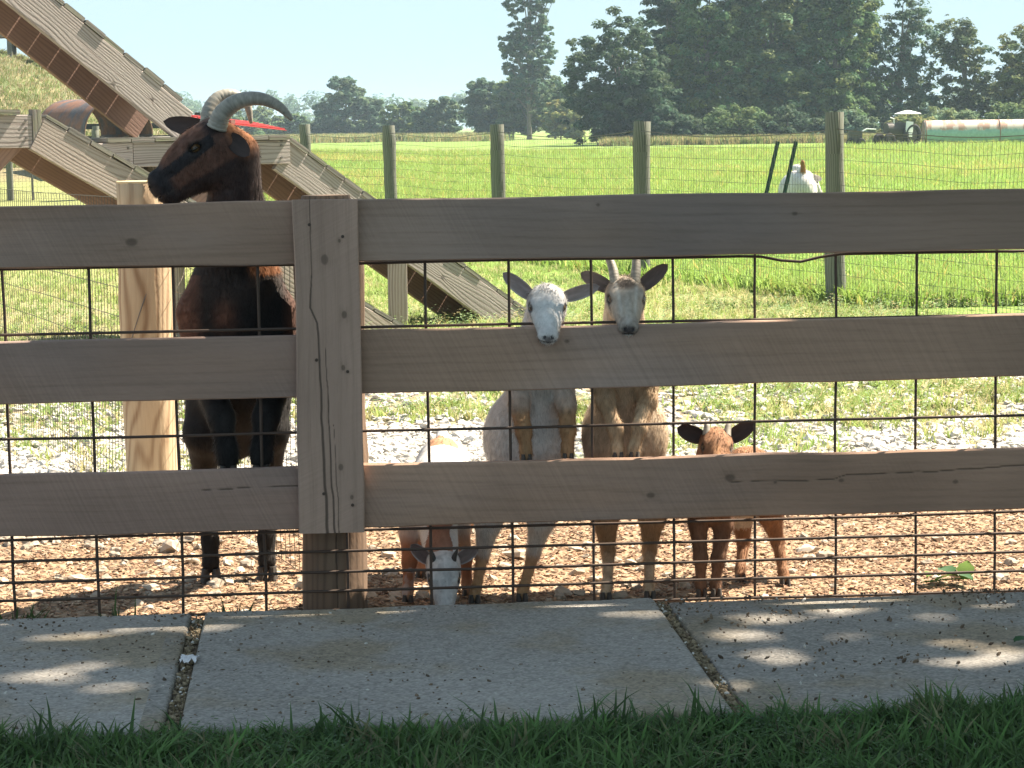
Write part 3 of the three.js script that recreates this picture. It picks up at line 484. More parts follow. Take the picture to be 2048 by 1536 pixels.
// nearer wood on the right, about 140 m off
tree('linden_tree', 'dense dark rounded tree at the left end of the right-hand wood', { x: 18.0, z: -134, h: 8.1, lobes: [[0, 0.5, 0, 0.4, 0.5], [-0.1, 0.25, 0.1, 0.32, 0.26], [0.15, 0.3, 0.1, 0.28, 0.3]], n: 230, clump: 0.062, per: 26, size: 0.2, col: DRK, seed: 100, vary: 0.3 });
tree('spruce_like_tree', 'dark layered tree rising behind the rounded dark tree', { x: 22.4, z: -142, h: 13, lobes: [[0, 0.35, 0, 0.19, 0.3], [0, 0.62, 0, 0.13, 0.16], [0.03, 0.82, 0, 0.09, 0.14]], n: 130, clump: 0.045, per: 22, size: 0.24, col: DRK, seed: 103, flat: 0.4 });
tree('broadleaf_tree', 'tall green tree in the wood above the third field post', { x: 24.2, z: -139, h: 11.5, lobes: [[0, 0.4, 0, 0.26, 0.38], [0.05, 0.7, 0, 0.22, 0.26], [-0.1, 0.22, 0.1, 0.22, 0.2]], n: 220, clump: 0.05, per: 22, size: 0.22, col: GRN, seed: 106, vary: 0.5 });
tree('willow_tree', 'pale feathery tree standing tallest in the middle of the wood', { x: 28.4, z: -140, h: 13.5, lobes: [[0, 0.5, 0, 0.24, 0.4], [-0.08, 0.72, 0, 0.16, 0.22], [0.12, 0.66, 0, 0.14, 0.25], [0, 0.2, 0.12, 0.25, 0.2]], n: 280, clump: 0.042, per: 20, size: 0.24, col: PAL, seed: 109, vary: 0.5, droop: 0.8 });
tree('broadleaf_tree', 'green tree right of the pale feathery tree in the wood', { x: 32.2, z: -139, h: 12.5, lobes: [[0, 0.45, 0, 0.22, 0.4], [0.06, 0.72, 0, 0.16, 0.22], [-0.06, 0.2, 0.1, 0.2, 0.18]], n: 220, clump: 0.046, per: 20, size: 0.23, col: GRN, seed: 112, vary: 0.55 });
tree('broadleaf_tree', 'airy tree above the tractor with sky showing through its top', { x: 36.6, z: -140, h: 9.3, lobes: [[-0.08, 0.45, 0, 0.2, 0.4], [0.14, 0.55, 0, 0.16, 0.34], [0.05, 0.85, 0, 0.12, 0.14], [0, 0.2, 0, 0.3, 0.2]], n: 170, clump: 0.05, per: 15, size: 0.2, col: BLU, seed: 115, vary: 0.45, forks: 22 });
tree('broadleaf_tree', 'thin crowned tree behind the left half of the tank', { x: 40.2, z: -138, h: 8.3, lobes: [[0, 0.45, 0, 0.22, 0.4], [-0.1, 0.75, 0, 0.12, 0.2], [0.12, 0.2, 0, 0.25, 0.2]], n: 140, clump: 0.055, per: 14, size: 0.2, col: [0.1, 0.14, 0.065], seed: 118, vary: 0.45, forks: 20 });
tree('broadleaf_tree', 'yellow-green tree cut by the right edge of the picture', { x: 43.6, z: -135, h: 8.1, lobes: [[0, 0.5, 0, 0.3, 0.42], [-0.15, 0.35, 0.1, 0.2, 0.25]], n: 170, clump: 0.055, per: 17, size: 0.2, col: [0.15, 0.175, 0.06], seed: 121, vary: 0.5, forks: 18 });
tree('broadleaf_tree', 'tall tree behind the airy tree, topmost near the right sky gap', { x: 34.3, z: -150, h: 13, lobes: [[0, 0.5, 0, 0.2, 0.42], [0.05, 0.2, 0, 0.28, 0.2]], n: 150, clump: 0.05, per: 17, size: 0.25, col: GRN, seed: 124, vary: 0.4 });
tree('broadleaf_tree', 'dark tree filling the depth behind the wood', { x: 27, z: -152, h: 12, lobes: [[0, 0.45, 0, 0.5, 0.42], [0.5, 0.4, 0, 0.4, 0.38]], n: 200, clump: 0.06, per: 17, size: 0.3, col: DRK, seed: 127 });
[[20.8, -131.5, 2.3, DRK, 'low dark bush at the foot of the rounded tree'], [24.5, -131.5, 2.6, GRN, 'green bush under the third field post trees'], [27.6, -131, 2.4, DRK, 'dark bush beneath the pale feathery tree'], [31, -131, 2.2, BLU, 'blue-green bush just left of the thick field post'], [34.6, -129.5, 1.9, YEL, 'yellow-green bush just right of the thick field post'], [37.2, -131, 2.4, PAL, 'pale bush behind the tractor'], [41, -131, 2.6, GRN, 'green bush behind the tank'], [44.5, -131, 3, BLU, 'bush behind the tank at the right edge']].forEach(([x, z, h, col, label], i) =>
  tree('bush', label, { x, z, h, lobes: [[0, 0.45, 0, 0.7, 0.45], [0.5, 0.35, 0, 0.5, 0.35], [-0.5, 0.3, 0, 0.5, 0.3]], n: 70, clump: 0.17, per: 20, size: 0.17, col, seed: 200 + i * 3, trunk: 0.03, forks: 3, category: 'bush', group: 'bushes along the foot of the wood' }));
// group farther off, left of the wood
tree('locust_tree', 'tall slender open-crowned tree reaching the top of the picture', { x: 19.3, z: -207, h: 15.4, lobes: [[-0.05, 0.62, 0, 0.07, 0.14], [0.06, 0.7, 0, 0.08, 0.12], [-0.07, 0.8, 0, 0.09, 0.08], [0.03, 0.87, 0, 0.1, 0.06], [-0.06, 0.98, 0, 0.1, 0.05], [0.11, 0.98, 0, 0.1, 0.04], [0.01, 0.47, 0, 0.16, 0.16], [0, 0.3, 0, 0.2, 0.16], [-0.1, 0.56, 0, 0.08, 0.08], [0.1, 0.6, 0, 0.08, 0.07], [0.12, 0.82, 0, 0.05, 0.03]], n: 260, clump: 0.024, per: 17, size: 0.26, col: BLU, seed: 301, forks: 40, trunk: 0.014, flat: 0.6 });
[[15.4, -214, 6.1, [[0, 0.5, 0, 0.26, 0.48], [0.2, 0.4, 0, 0.2, 0.38]], BLU, 'grey-green tree left of the tall slender tree'], [22.1, -212, 5.9, [[0, 0.5, 0, 0.3, 0.46]], GRN, 'mid green tree right of the tall slender tree'], [18, -210, 6.3, [[0, 0.5, 0, 0.3, 0.48], [0.25, 0.4, 0, 0.25, 0.35]], GRN, 'green tree round the foot of the tall slender tree'], [21.6, -202, 4, [[0, 0.45, 0, 0.4, 0.45], [0.3, 0.3, 0, 0.3, 0.3]], YEL, 'yellow-green small tree beside the dark rounded tree'], [12.2, -222, 4.4, [[0, 0.5, 0, 0.5, 0.48], [-0.4, 0.35, 0, 0.3, 0.35]], BLU, 'broad low tree above the second field post'], [8.4, -228, 4.1, [[0, 0.5, 0, 0.55, 0.46], [0.5, 0.35, 0, 0.35, 0.35]], GRN, 'round low tree right of the lone tree']].forEach(([x, z, h, lobes, col, label], i) =>
  tree('hedgerow_tree', label, { x, z, h, lobes, n: 120, clump: 0.085, per: 22, size: 0.26, col, seed: 320 + i * 3, vary: 0.4 }));
tree('lone_tree', 'tree with irregular crown standing alone against the sky', { x: 3.4, z: -247, h: 7.0, lobes: [[0, 0.6, 0, 0.34, 0.26], [-0.05, 0.85, 0, 0.22, 0.14], [-0.3, 0.45, 0, 0.2, 0.2], [0.38, 0.5, 0, 0.2, 0.16], [0.05, 0.25, 0, 0.42, 0.24]], n: 130, clump: 0.075, per: 20, size: 0.3, col: BLU, seed: 350, forks: 16 });
[[-13.9, -158, 3.7, BLU, 'feathery tree behind the end of the highest ramp'], [-12, -160, 2.6, GRN, 'low tree behind the goat horns'], [-9, -250, 3.7, GRN, 'far green tree above the goat horns'], [-6, -262, 4.0, PAL, 'far pale tree right of the goat horns'], [-2.2, -255, 3.4, GRN, 'far green tree above the leftmost field posts'], [1, -250, 3.2, BLU, 'bush-like tree left under the lone tree'], [6.3, -246, 3, BLU, 'bush-like tree right under the lone tree']].forEach(([x, z, h, col, label], i) =>
  tree('distant_tree', label, { x, z, h, lobes: [[0, 0.5, 0, 0.45, 0.45], [0.55, 0.35, 0, 0.4, 0.33], [-0.5, 0.35, 0, 0.4, 0.3]], n: 80, clump: 0.12, per: 20, size: 0.3, col, seed: 380 + i * 3, forks: 4 }));
{
  const R = rng(77), cl = []; for (let i = 0; i < 700; i++) { const x = lerp(-190, 170, R()), z = -520 - 60 * R(), t = fbm(x * 0.04, 3, 0, 3); cl.push([x, 1 + R() * (4.5 + 5 * t), z, 1.4 + 1.4 * R()]); }
  const m = part('far_woodland', leaves(cl, { size: 0.8, per: 9, seed: 78, col: BLU, vary: 0.3 }), LEAF, scene); tag(m, 'distant line of hazy woodland along the horizon', 'woodland', null, 'stuff');
}

// ---------------------------------------------------------------- ground cover
function tuft(n, hgt, spread, seed, wid = 0.004) {                  // blades of grass from one root
  const R = rng(seed), pos = [], nor = [];
  for (let i = 0; i < n; i++) {
    const a = R() * 6.283, r = spread * Math.sqrt(R()), bx = Math.cos(a) * r, bz = Math.sin(a) * r, h = hgt * (0.45 + 0.75 * R()), ln = h * (0.15 + 0.75 * R()), d = R() * 6.283, lx = Math.cos(d) * ln, lz = Math.sin(d) * ln, w = wid * (0.6 + 0.8 * R()), px = -Math.sin(d) * w, pz = Math.cos(d) * w;
    const s = [0, 0.45, 0.8, 1].map(t => [bx + lx * t * t, h * (t - 0.22 * t * t * ln / h), bz + lz * t * t, 1 - t * t]);
    for (let k = 0; k < 3; k++) {
      const [x0, y0, z0, w0] = s[k], [x1, y1, z1, w1] = s[k + 1], A = [x0 - px * w0, y0, z0 - pz * w0], B = [x0 + px * w0, y0, z0 + pz * w0], C = [x1 - px * w1, y1, z1 - pz * w1], E = [x1 + px * w1, y1, z1 + pz * w1];
      pos.push(...A, ...B, ...E); if (k < 2) pos.push(...A, ...E, ...C); for (let q = 0; q < (k < 2 ? 6 : 3); q++) nor.push(Math.cos(d) * -0.5, 0.8, Math.sin(d) * -0.5);
    }
  }
  return geo(pos, null, { nor });
}
function sprig(seed) {                                              // low weed: small leaves on short stems
  const R = rng(seed), pos = [], nor = [];
  for (let i = 0; i < 26; i++) {
    const a = R() * 6.283, r = 0.03 * Math.sqrt(R()), y = 0.02 + 0.05 * R(), L = 0.0035 + 0.0035 * R(), c = V(Math.cos(a) * r, y, Math.sin(a) * r), d = V(Math.cos(a + R()), 0.3 * R(), Math.sin(a + R())).normalize(), s = d.clone().cross(Y_).normalize();
    const P = [c, c.clone().addScaledVector(d, L).addScaledVector(s, L * 0.6), c.clone().addScaledVector(d, 2 * L), c.clone().addScaledVector(d, L).addScaledVector(s, -L * 0.6)];
    for (const k of [0, 1, 2, 0, 2, 3]) { pos.push(P[k].x, P[k].y, P[k].z); nor.push(d.x * 0.2, 0.95, d.z * 0.2); }
  }
  return geo(pos, null, { nor });
}
function pebble(seed, flat = 0.6) { const g = new THREE.IcosahedronGeometry(1, 1), p = g.attributes.position, c = {}; for (let i = 0; i < p.count; i++) { const x = p.getX(i), y = p.getY(i), z = p.getZ(i), k = 0.45 + 1.05 * noise(x * 1.9 + seed * 9, y * 1.9 + 4, z * 1.9 + seed * 3); p.setXYZ(i, x * k, y * k * flat, z * k * 0.85); } g.computeVertexNormals(); return g; }
const GRASS = leafMat({ transmission: 0.35, color: 0xffffff });
const inPicture = (x, z, m = 0.4) => { const d = 5.75 - z, c = x - 0.0817 * d; return Math.abs(c) < 0.2195 * d + m; };
const upright = (R, s, sy = 1, tilt = 0.2) => [quatYXZ(R() * 6.283, (R() - 0.5) * tilt, (R() - 0.5) * tilt), V(s, s * sy, s)];
{
  // shaded lawn in front of the sidewalk
  const R = rng(5), sets = [[], [], []];
  for (let i = 0; i < 11000; i++) {
    const near = i < 9000, z = near ? lerp(1.25, 2.5, Math.pow(R(), 1.1)) : lerp(2.5, 7.5, R()), x = near ? lerp(-1.4, 2.2, R()) : lerp(-3, 4, R()); 
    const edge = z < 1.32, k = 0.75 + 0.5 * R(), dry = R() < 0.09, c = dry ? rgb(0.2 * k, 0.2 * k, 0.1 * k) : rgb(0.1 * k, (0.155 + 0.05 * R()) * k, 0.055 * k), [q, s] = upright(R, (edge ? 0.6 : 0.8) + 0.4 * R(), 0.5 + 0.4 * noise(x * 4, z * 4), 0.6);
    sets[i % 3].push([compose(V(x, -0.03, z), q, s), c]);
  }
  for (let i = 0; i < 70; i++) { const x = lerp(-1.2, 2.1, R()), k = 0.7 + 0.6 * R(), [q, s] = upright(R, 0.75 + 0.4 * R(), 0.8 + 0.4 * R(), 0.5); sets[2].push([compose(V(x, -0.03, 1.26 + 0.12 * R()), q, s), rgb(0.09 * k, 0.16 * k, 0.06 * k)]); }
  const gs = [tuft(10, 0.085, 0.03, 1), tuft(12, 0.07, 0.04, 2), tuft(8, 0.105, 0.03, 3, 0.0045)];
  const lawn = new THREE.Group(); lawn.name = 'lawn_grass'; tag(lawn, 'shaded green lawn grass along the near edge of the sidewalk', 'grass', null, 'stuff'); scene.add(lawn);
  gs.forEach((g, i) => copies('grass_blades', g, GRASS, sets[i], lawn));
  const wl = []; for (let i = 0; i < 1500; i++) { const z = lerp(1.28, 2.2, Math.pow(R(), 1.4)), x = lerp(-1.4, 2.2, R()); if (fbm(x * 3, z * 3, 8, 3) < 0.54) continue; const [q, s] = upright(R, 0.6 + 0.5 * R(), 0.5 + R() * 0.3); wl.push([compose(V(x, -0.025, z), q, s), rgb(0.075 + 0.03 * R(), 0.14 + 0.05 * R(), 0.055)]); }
  const w = copies('lawn_weeds', sprig(4), GRASS, wl); tag(w, 'low leafy weeds among the shaded lawn grass', 'weeds', null, 'stuff');
}
{
  const R = rng(15), st = [[], [], []], chips = [], tufts = [[], []], weeds = [], crumbs = [];
  for (let i = 0; i < 60000; i++) {                                 // white stone and its strays
    const z = -0.15 - 7.2 * R(), x = lerp(-3.4, 3.8, R()); if (!inPicture(x, z)) continue; const { stone } = zones(x, z);
    if (R() > Math.max(stone * 0.95, z > -1.6 ? 0.03 + 0.06 * sstep(0.5, 0.7, fbm(x * 2, z * 2, 44, 3)) : 0.06)) continue;
    const big = R() < 0.05 ? 1.6 : 1, s = (0.009 + 0.014 * R()) * big, near = z > -1.7, k = 0.75 + 0.4 * R(), c = near ? rgb(0.4 * k, 0.34 * k, 0.27 * k) : rgb(0.5 * k, 0.48 * k, 0.445 * k);
    st[i % 3].push([compose(V(x, groundY(x, z) + s * 0.25, z), quatYXZ(R() * 6.283, (R() - 0.5) * 0.7, (R() - 0.5) * 0.7), V(s * (0.8 + 0.6 * R()), s * (0.7 + 0.5 * R()), s)), c]);
  }
  for (let i = 0; i < 44000; i++) {                                 // straw, bark and wood chips trodden into the dirt
    const z = 0.1 - 2.3 * Math.pow(R(), 1.2), x = lerp(-1.7, 2.4, R()); if (!inPicture(x, z)) continue; if (z < -1.5 && R() < zones(x, z).stone) continue;
    const k = 0.55 + 0.9 * R(), t = R(), L = 0.003 + 0.009 * R(), c = t < 0.5 ? rgb(0.32 * k, 0.2 * k, 0.125 * k) : t < 0.74 ? rgb(0.43 * k, 0.335 * k, 0.235 * k) : rgb(0.17 * k, 0.1 * k, 0.062 * k);
    chips.push([compose(V(x, groundY(x, z) + 0.003, z), quatYXZ(R() * 6.283, (R() - 0.5) * 0.8, (R() - 0.5) * 0.8), V(L, L * (0.12 + 0.2 * R()), L * (0.2 + 0.4 * R()))), c]);
  }
  for (let i = 0; i < 190000; i++) {                                 // thin turf of the pen
    const z = -2.2 - 23 * Math.pow(R(), 1.25), x = lerp(-8, 6, R()); if (!inPicture(x, z)) continue; const { grass } = zones(x, z); if (z < -9.694 - 3.445 * (3.441 - x) || R() > grass * (z < -6 ? 0.36 : 0.6)) continue;
    const k = 0.75 + 0.5 * R(), m = fbm(x * 0.8, z * 0.8, 5, 3), dry = R() < 0.24 + 0.3 * sstep(0.5, 0.7, m), c = dry ? rgb(0.42 * k, 0.39 * k, 0.19 * k) : rgb((0.2 + 0.06 * m) * k, (0.285 + 0.05 * R()) * k, 0.085 * k), [q, s] = upright(R, z < -6 ? 0.6 + 0.5 * R() : 0.5 + 0.6 * R(), 0.55 + 0.5 * m, 0.6);
    tufts[i % 2].push([compose(V(x, groundY(x, z) - 0.006, z), q, s), c]);
  }
  for (let i = 0; i < 9000; i++) { const z = -2.3 - 7.5 * R(), x = lerp(-4.5, 5, R()); if (!inPicture(x, z)) continue; const { grass } = zones(x, z); if (R() > grass * 0.6) continue; const k = 0.8 + 0.4 * R(), [q, s] = upright(R, 0.8 + 1.1 * R(), 0.8); weeds.push([compose(V(x, groundY(x, z), z), q, s), R() < 0.3 ? rgb(0.36 * k, 0.3 * k, 0.12 * k) : rgb(0.15 * k, 0.25 * k, 0.07 * k)]); }
  const stone = std({ color: 0xffffff, roughness: 0.95 });
  const grav = new THREE.Group(); grav.name = 'gravel'; tag(grav, 'white crushed stone spread over the goat pen', 'gravel', null, 'stuff'); scene.add(grav);
  [1, 2, 3].forEach((s, i) => copies('stones', pebble(s), stone, st[i], grav));
  tag(copies('wood_chips', pebble(7, 0.7), stone, chips), 'straw and wood chips trodden into the brown dirt by the fence', 'wood chips', null, 'stuff');
  const turf = new THREE.Group(); turf.name = 'pen_grass'; tag(turf, 'sunlit thin grass growing through the pen stones', 'grass', null, 'stuff'); scene.add(turf);
  copies('grass_blades', tuft(9, 0.075, 0.035, 11, 0.0035), GRASS, tufts[0], turf); copies('grass_blades', tuft(7, 0.095, 0.03, 12, 0.0035), GRASS, tufts[1], turf); copies('weed_leaves', sprig(9), GRASS, weeds, turf);
  // field beyond the wire fence
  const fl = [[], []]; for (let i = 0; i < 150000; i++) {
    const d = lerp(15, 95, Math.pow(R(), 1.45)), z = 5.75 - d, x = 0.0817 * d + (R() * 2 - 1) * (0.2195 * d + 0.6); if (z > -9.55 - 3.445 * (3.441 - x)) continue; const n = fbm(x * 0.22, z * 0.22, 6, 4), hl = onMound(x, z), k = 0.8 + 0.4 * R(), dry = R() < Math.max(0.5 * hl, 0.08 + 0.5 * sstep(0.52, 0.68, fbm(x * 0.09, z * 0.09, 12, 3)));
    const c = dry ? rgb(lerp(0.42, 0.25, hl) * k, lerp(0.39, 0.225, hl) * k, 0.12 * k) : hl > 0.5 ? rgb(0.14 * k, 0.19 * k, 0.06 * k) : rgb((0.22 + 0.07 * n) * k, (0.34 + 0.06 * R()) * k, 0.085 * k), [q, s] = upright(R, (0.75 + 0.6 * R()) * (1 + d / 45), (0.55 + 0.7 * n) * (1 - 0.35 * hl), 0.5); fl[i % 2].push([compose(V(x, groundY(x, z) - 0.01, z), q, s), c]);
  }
  const fg = new THREE.Group(); fg.name = 'field_grass'; tag(fg, 'bright green grass of the open field beyond the wire fence', 'grass', null, 'stuff'); scene.add(fg);
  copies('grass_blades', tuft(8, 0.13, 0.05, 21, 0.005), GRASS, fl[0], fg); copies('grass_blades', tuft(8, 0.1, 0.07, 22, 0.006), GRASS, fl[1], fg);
  const tall = []; for (let i = 0; i < 9000; i++) { const x = lerp(-30, 60, R()), far = x < 16.5 - 0, z = far ? lerp(-236, -190, R()) - (x < 8 ? 10 : 0) : lerp(-131, -126.5, R()); if (!inPicture(x, z, 4)) continue; const k = 0.8 + 0.4 * R(), [q, s] = upright(R, far ? 6 : 4.4, 0.8 + 0.5 * R(), 0.3); tall.push([compose(V(x, groundY(x, z), z), q, s), R() < 0.5 ? rgb(0.3 * k, 0.26 * k, 0.12 * k) : rgb(0.15 * k, 0.2 * k, 0.07 * k)]); }
  tag(copies('rough_grass', tuft(9, 0.11, 0.06, 31, 0.006), GRASS, tall), 'tall dry grass along the foot of the distant trees', 'grass', null, 'stuff');

  // crumbs, droppings and soil on the slab, thickest towards the fence
  for (let i = 0; i < 9500; i++) {
    const x = lerp(-1.1, 2.1, R()), z = 0.14 + 1.08 * Math.pow(R(), 1.7); if (R() > 0.14 + 0.42 * sstep(0.45, 0.66, fbm(x * 3, z * 5, 61, 4)) * (1 - 0.55 * z)) continue;
    const k = 0.5 + 0.9 * R(), s = 0.0016 + 0.0034 * R() * R(); crumbs.push([compose(V(x, 0.0045, z), quatYXZ(R() * 6.283, R(), R()), V(s * (1 + R()), s * 0.8, s)), R() < 0.08 ? rgb(0.55, 0.53, 0.48) : rgb(0.14 * k, 0.1 * k, 0.066 * k)]);
  }
  tag(copies('slab_litter', pebble(12, 0.8), stone, crumbs), 'dark crumbs and droppings scattered on the concrete sidewalk', 'litter', null, 'stuff');
  const jf = []; for (const jx of [-0.308, 0.816]) for (let i = 0; i < 520; i++) { const z = 0.12 + 1.13 * R(), s = 0.002 + 0.005 * R() * R(), k = 0.6 + 0.7 * R(); jf.push([compose(V(jx + (R() - 0.5) * 0.024, -0.012 + 0.01 * R(), z), quatYXZ(R() * 6, R(), R()), V(s * 1.3, s, s)), R() < 0.07 ? rgb(0.6, 0.58, 0.54) : rgb(0.24 * k, 0.19 * k, 0.12 * k)]); }
  tag(copies('joint_litter', pebble(13, 0.8), stone, jf), 'soil and small stones filling the joints between the slabs', 'litter', null, 'stuff');
  for (const jx of [-0.308, 0.816]) { const g = new THREE.BoxGeometry(0.05, 0.02, 1.12, 1, 1, 12); const m = struct('joint_soil', g, std({ color: rgb(0.17, 0.13, 0.085), roughness: 1 })); m.position.set(jx, -0.024, 0.69); }
}
{
  // single things lying about
  const R = rng(91), white = std({ color: rgb(0.72, 0.7, 0.68), roughness: 0.9 }), lf = leafMat({ color: rgb(0.05, 0.13, 0.05) });
  const pap = new THREE.PlaneGeometry(0.036, 0.05, 6, 6), pp = pap.attributes.position; for (let i = 0; i < pp.count; i++) pp.setXYZ(i, pp.getX(i) * (0.7 + 0.5 * R()), pp.getY(i) * (0.8 + 0.4 * R()), 0.012 * R()); pap.rotateX(-Math.PI / 2); pap.computeVertexNormals();
  const sc = single('white_scrap', pap, std({ color: rgb(0.74, 0.73, 0.74), roughness: 0.9, side: THREE.DoubleSide }), 'crumpled white scrap lying in the left sidewalk joint', 'scrap'); sc.position.set(-0.302, 0.006, 0.66);
  const leafShape = (L) => { const pos = [], idx = []; const n = 8; for (let i = 0; i <= n; i++) { const t = i / n, w = L * 0.3 * Math.sin(Math.PI * Math.pow(t, 0.8)) * (1 + 0.25 * (i % 2)); for (const s of [-1, 0, 1]) pos.push((t - 0.5) * L, 0.12 * L * Math.sin(t * 3) + Math.abs(s) * 0.06 * L, s * w); } for (let i = 0; i < n; i++) for (let k = 0; k < 2; k++) { const a = i * 3 + k; idx.push(a, a + 1, a + 3, a + 1, a + 4, a + 3); } return geo(pos, idx); };
  const l1 = single('fallen_leaf', leafShape(0.05), lf, 'small fallen green leaf on the right sidewalk slab', 'leaf'); l1.position.set(1.545, 0.004, 0.72); l1.rotation.y = 0.4;
  const sp = thing('torn_weed', 'torn bunch of green leaves lying on the dirt behind the wire', 'weed', [1.62, PEN + 0.004, -0.19]); const lg = leafMat({ color: rgb(0.13, 0.22, 0.05) });
  [[0, 0, 0.2], [0.035, 0.01, 2.4], [-0.04, 0.006, 4], [0.01, -0.03, 5.2], [0.055, -0.02, 1.2]].forEach(([x, z, a], i) => { const l = part('leaf', leafShape(0.07), i % 2 ? lf : lg, sp); l.position.set(x, 0.012 + 0.004 * i, z); l.rotation.set(0.2 * i - 0.3, a, 0.15); });
  part('stem', limb([V(-0.07, 0.006, 0.0), V(0, 0.012, 0), V(0.07, 0.01, -0.01)], [0.002, 0.0022, 0.0015], 5), lg, sp);
  // larger loose stones one can pick out
  const stone = [1, 2, 3].map(k => std({ color: rgb(0.42 + 0.06 * k, 0.37 + 0.06 * k, 0.3 + 0.06 * k), roughness: 0.95 })), gs = [4, 5, 6].map(s => pebble(s, 0.6));
  [[1.36, -0.73, 0.03], [1.62, -0.28, 0.016], [1.47, -0.13, 0.014], [1.9, -0.4, 0.02], [1.75, -0.6, 0.02], [1.12, -0.12, 0.017], [1.78, -0.25, 0.018], [-0.2, -0.12, 0.02], [-0.1, -0.05, 0.018], [-0.45, -0.2, 0.015], [-0.37, -0.55, 0.02], [0.45, -0.02, 0.017], [1.05, -0.8, 0.02], [1.3, -0.35, 0.015]].forEach(([x, z, s], i) => { const m = single('loose_stone', gs[i % 3], stone[i % 3], 'larger loose stone lying on the brown dirt behind the wire panel', 'stone', 'loose stones on the dirt'); m.position.set(x, groundY(x, z) + s * 0.2, z); m.rotation.set(0.2, i * 1.3, 0.1); m.scale.set(s * 1.05, s * 0.8, s * 0.8); });
  // grass rooted at the slab edge by the fence
  const ed = []; for (const [x0, n] of [[-0.74, 9], [-0.5, 7], [-0.26, 5], [-0.21, 4]]) for (let i = 0; i < n; i++) { const x = x0 + (R() - 0.5) * 0.09, [q, s] = upright(R, 0.7 + 0.5 * R(), 0.7 + 0.4 * R(), 0.8); ed.push([compose(V(x, PEN, 0.07 + 0.04 * R()), q, s), rgb(0.07, 0.11, 0.035)]); }
  tag(copies('edge_grass', tuft(5, 0.1, 0.02, 41), GRASS, ed), 'thin grass sprouting at the slab edge under the fence', 'grass', null, 'stuff');
}

// ---------------------------------------------------------------- goats
// A body is a field of tapered capsules C and ellipsoids E joined smoothly, meshed as one surface.
const C = (a, b, ra, rb, col, k = 0.03) => ({ t: 0, a, d: [b[0] - a[0], b[1] - a[1], b[2] - a[2]], ra, rb, col, k });
const E = (c, r, q, col, k = 0.03) => { const m = new THREE.Matrix3().setFromMatrix4(new THREE.Matrix4().makeRotationFromQuaternion(q || new THREE.Quaternion())).elements; return { t: 1, c, r, m: [...m], col, k }; };
function dist(p, x, y, z) {
  if (p.t === 0) {
    const px = x - p.a[0], py = y - p.a[1], pz = z - p.a[2], [dx, dy, dz] = p.d, h = clamp((px * dx + py * dy + pz * dz) / (dx * dx + dy * dy + dz * dz + 1e-12)), ex = px - dx * h, ey = py - dy * h, ez = pz - dz * h;
    return Math.sqrt(ex * ex + ey * ey + ez * ez) - (p.ra + (p.rb - p.ra) * h);
  }
  const px = x - p.c[0], py = y - p.c[1], pz = z - p.c[2], m = p.m, u = (px * m[0] + py * m[1] + pz * m[2]) / p.r[0], v = (px * m[3] + py * m[4] + pz * m[5]) / p.r[1], w = (px * m[6] + py * m[7] + pz * m[8]) / p.r[2];
  const k0 = Math.sqrt(u * u + v * v + w * w), k1 = Math.sqrt((u / p.r[0]) ** 2 + (v / p.r[1]) ** 2 + (w / p.r[2]) ** 2); return k1 < 1e-9 ? -Math.min(...p.r) : k0 * (k0 - 1) / k1;
}
function field(prims, cuts) {
  return (x, y, z) => {
    let d = 1e3; for (const p of prims) { const e = dist(p, x, y, z), k = p.k, h = Math.max(k - Math.abs(d - e), 0) / k; d = Math.min(d, e) - h * h * k * 0.25; }
    for (const c of cuts) { const e = -dist(c, x, y, z), k = c.k, h = Math.max(k - Math.abs(d - e), 0) / k; d = Math.max(d, e) + h * h * k * 0.25; }
    return d;
  };
}
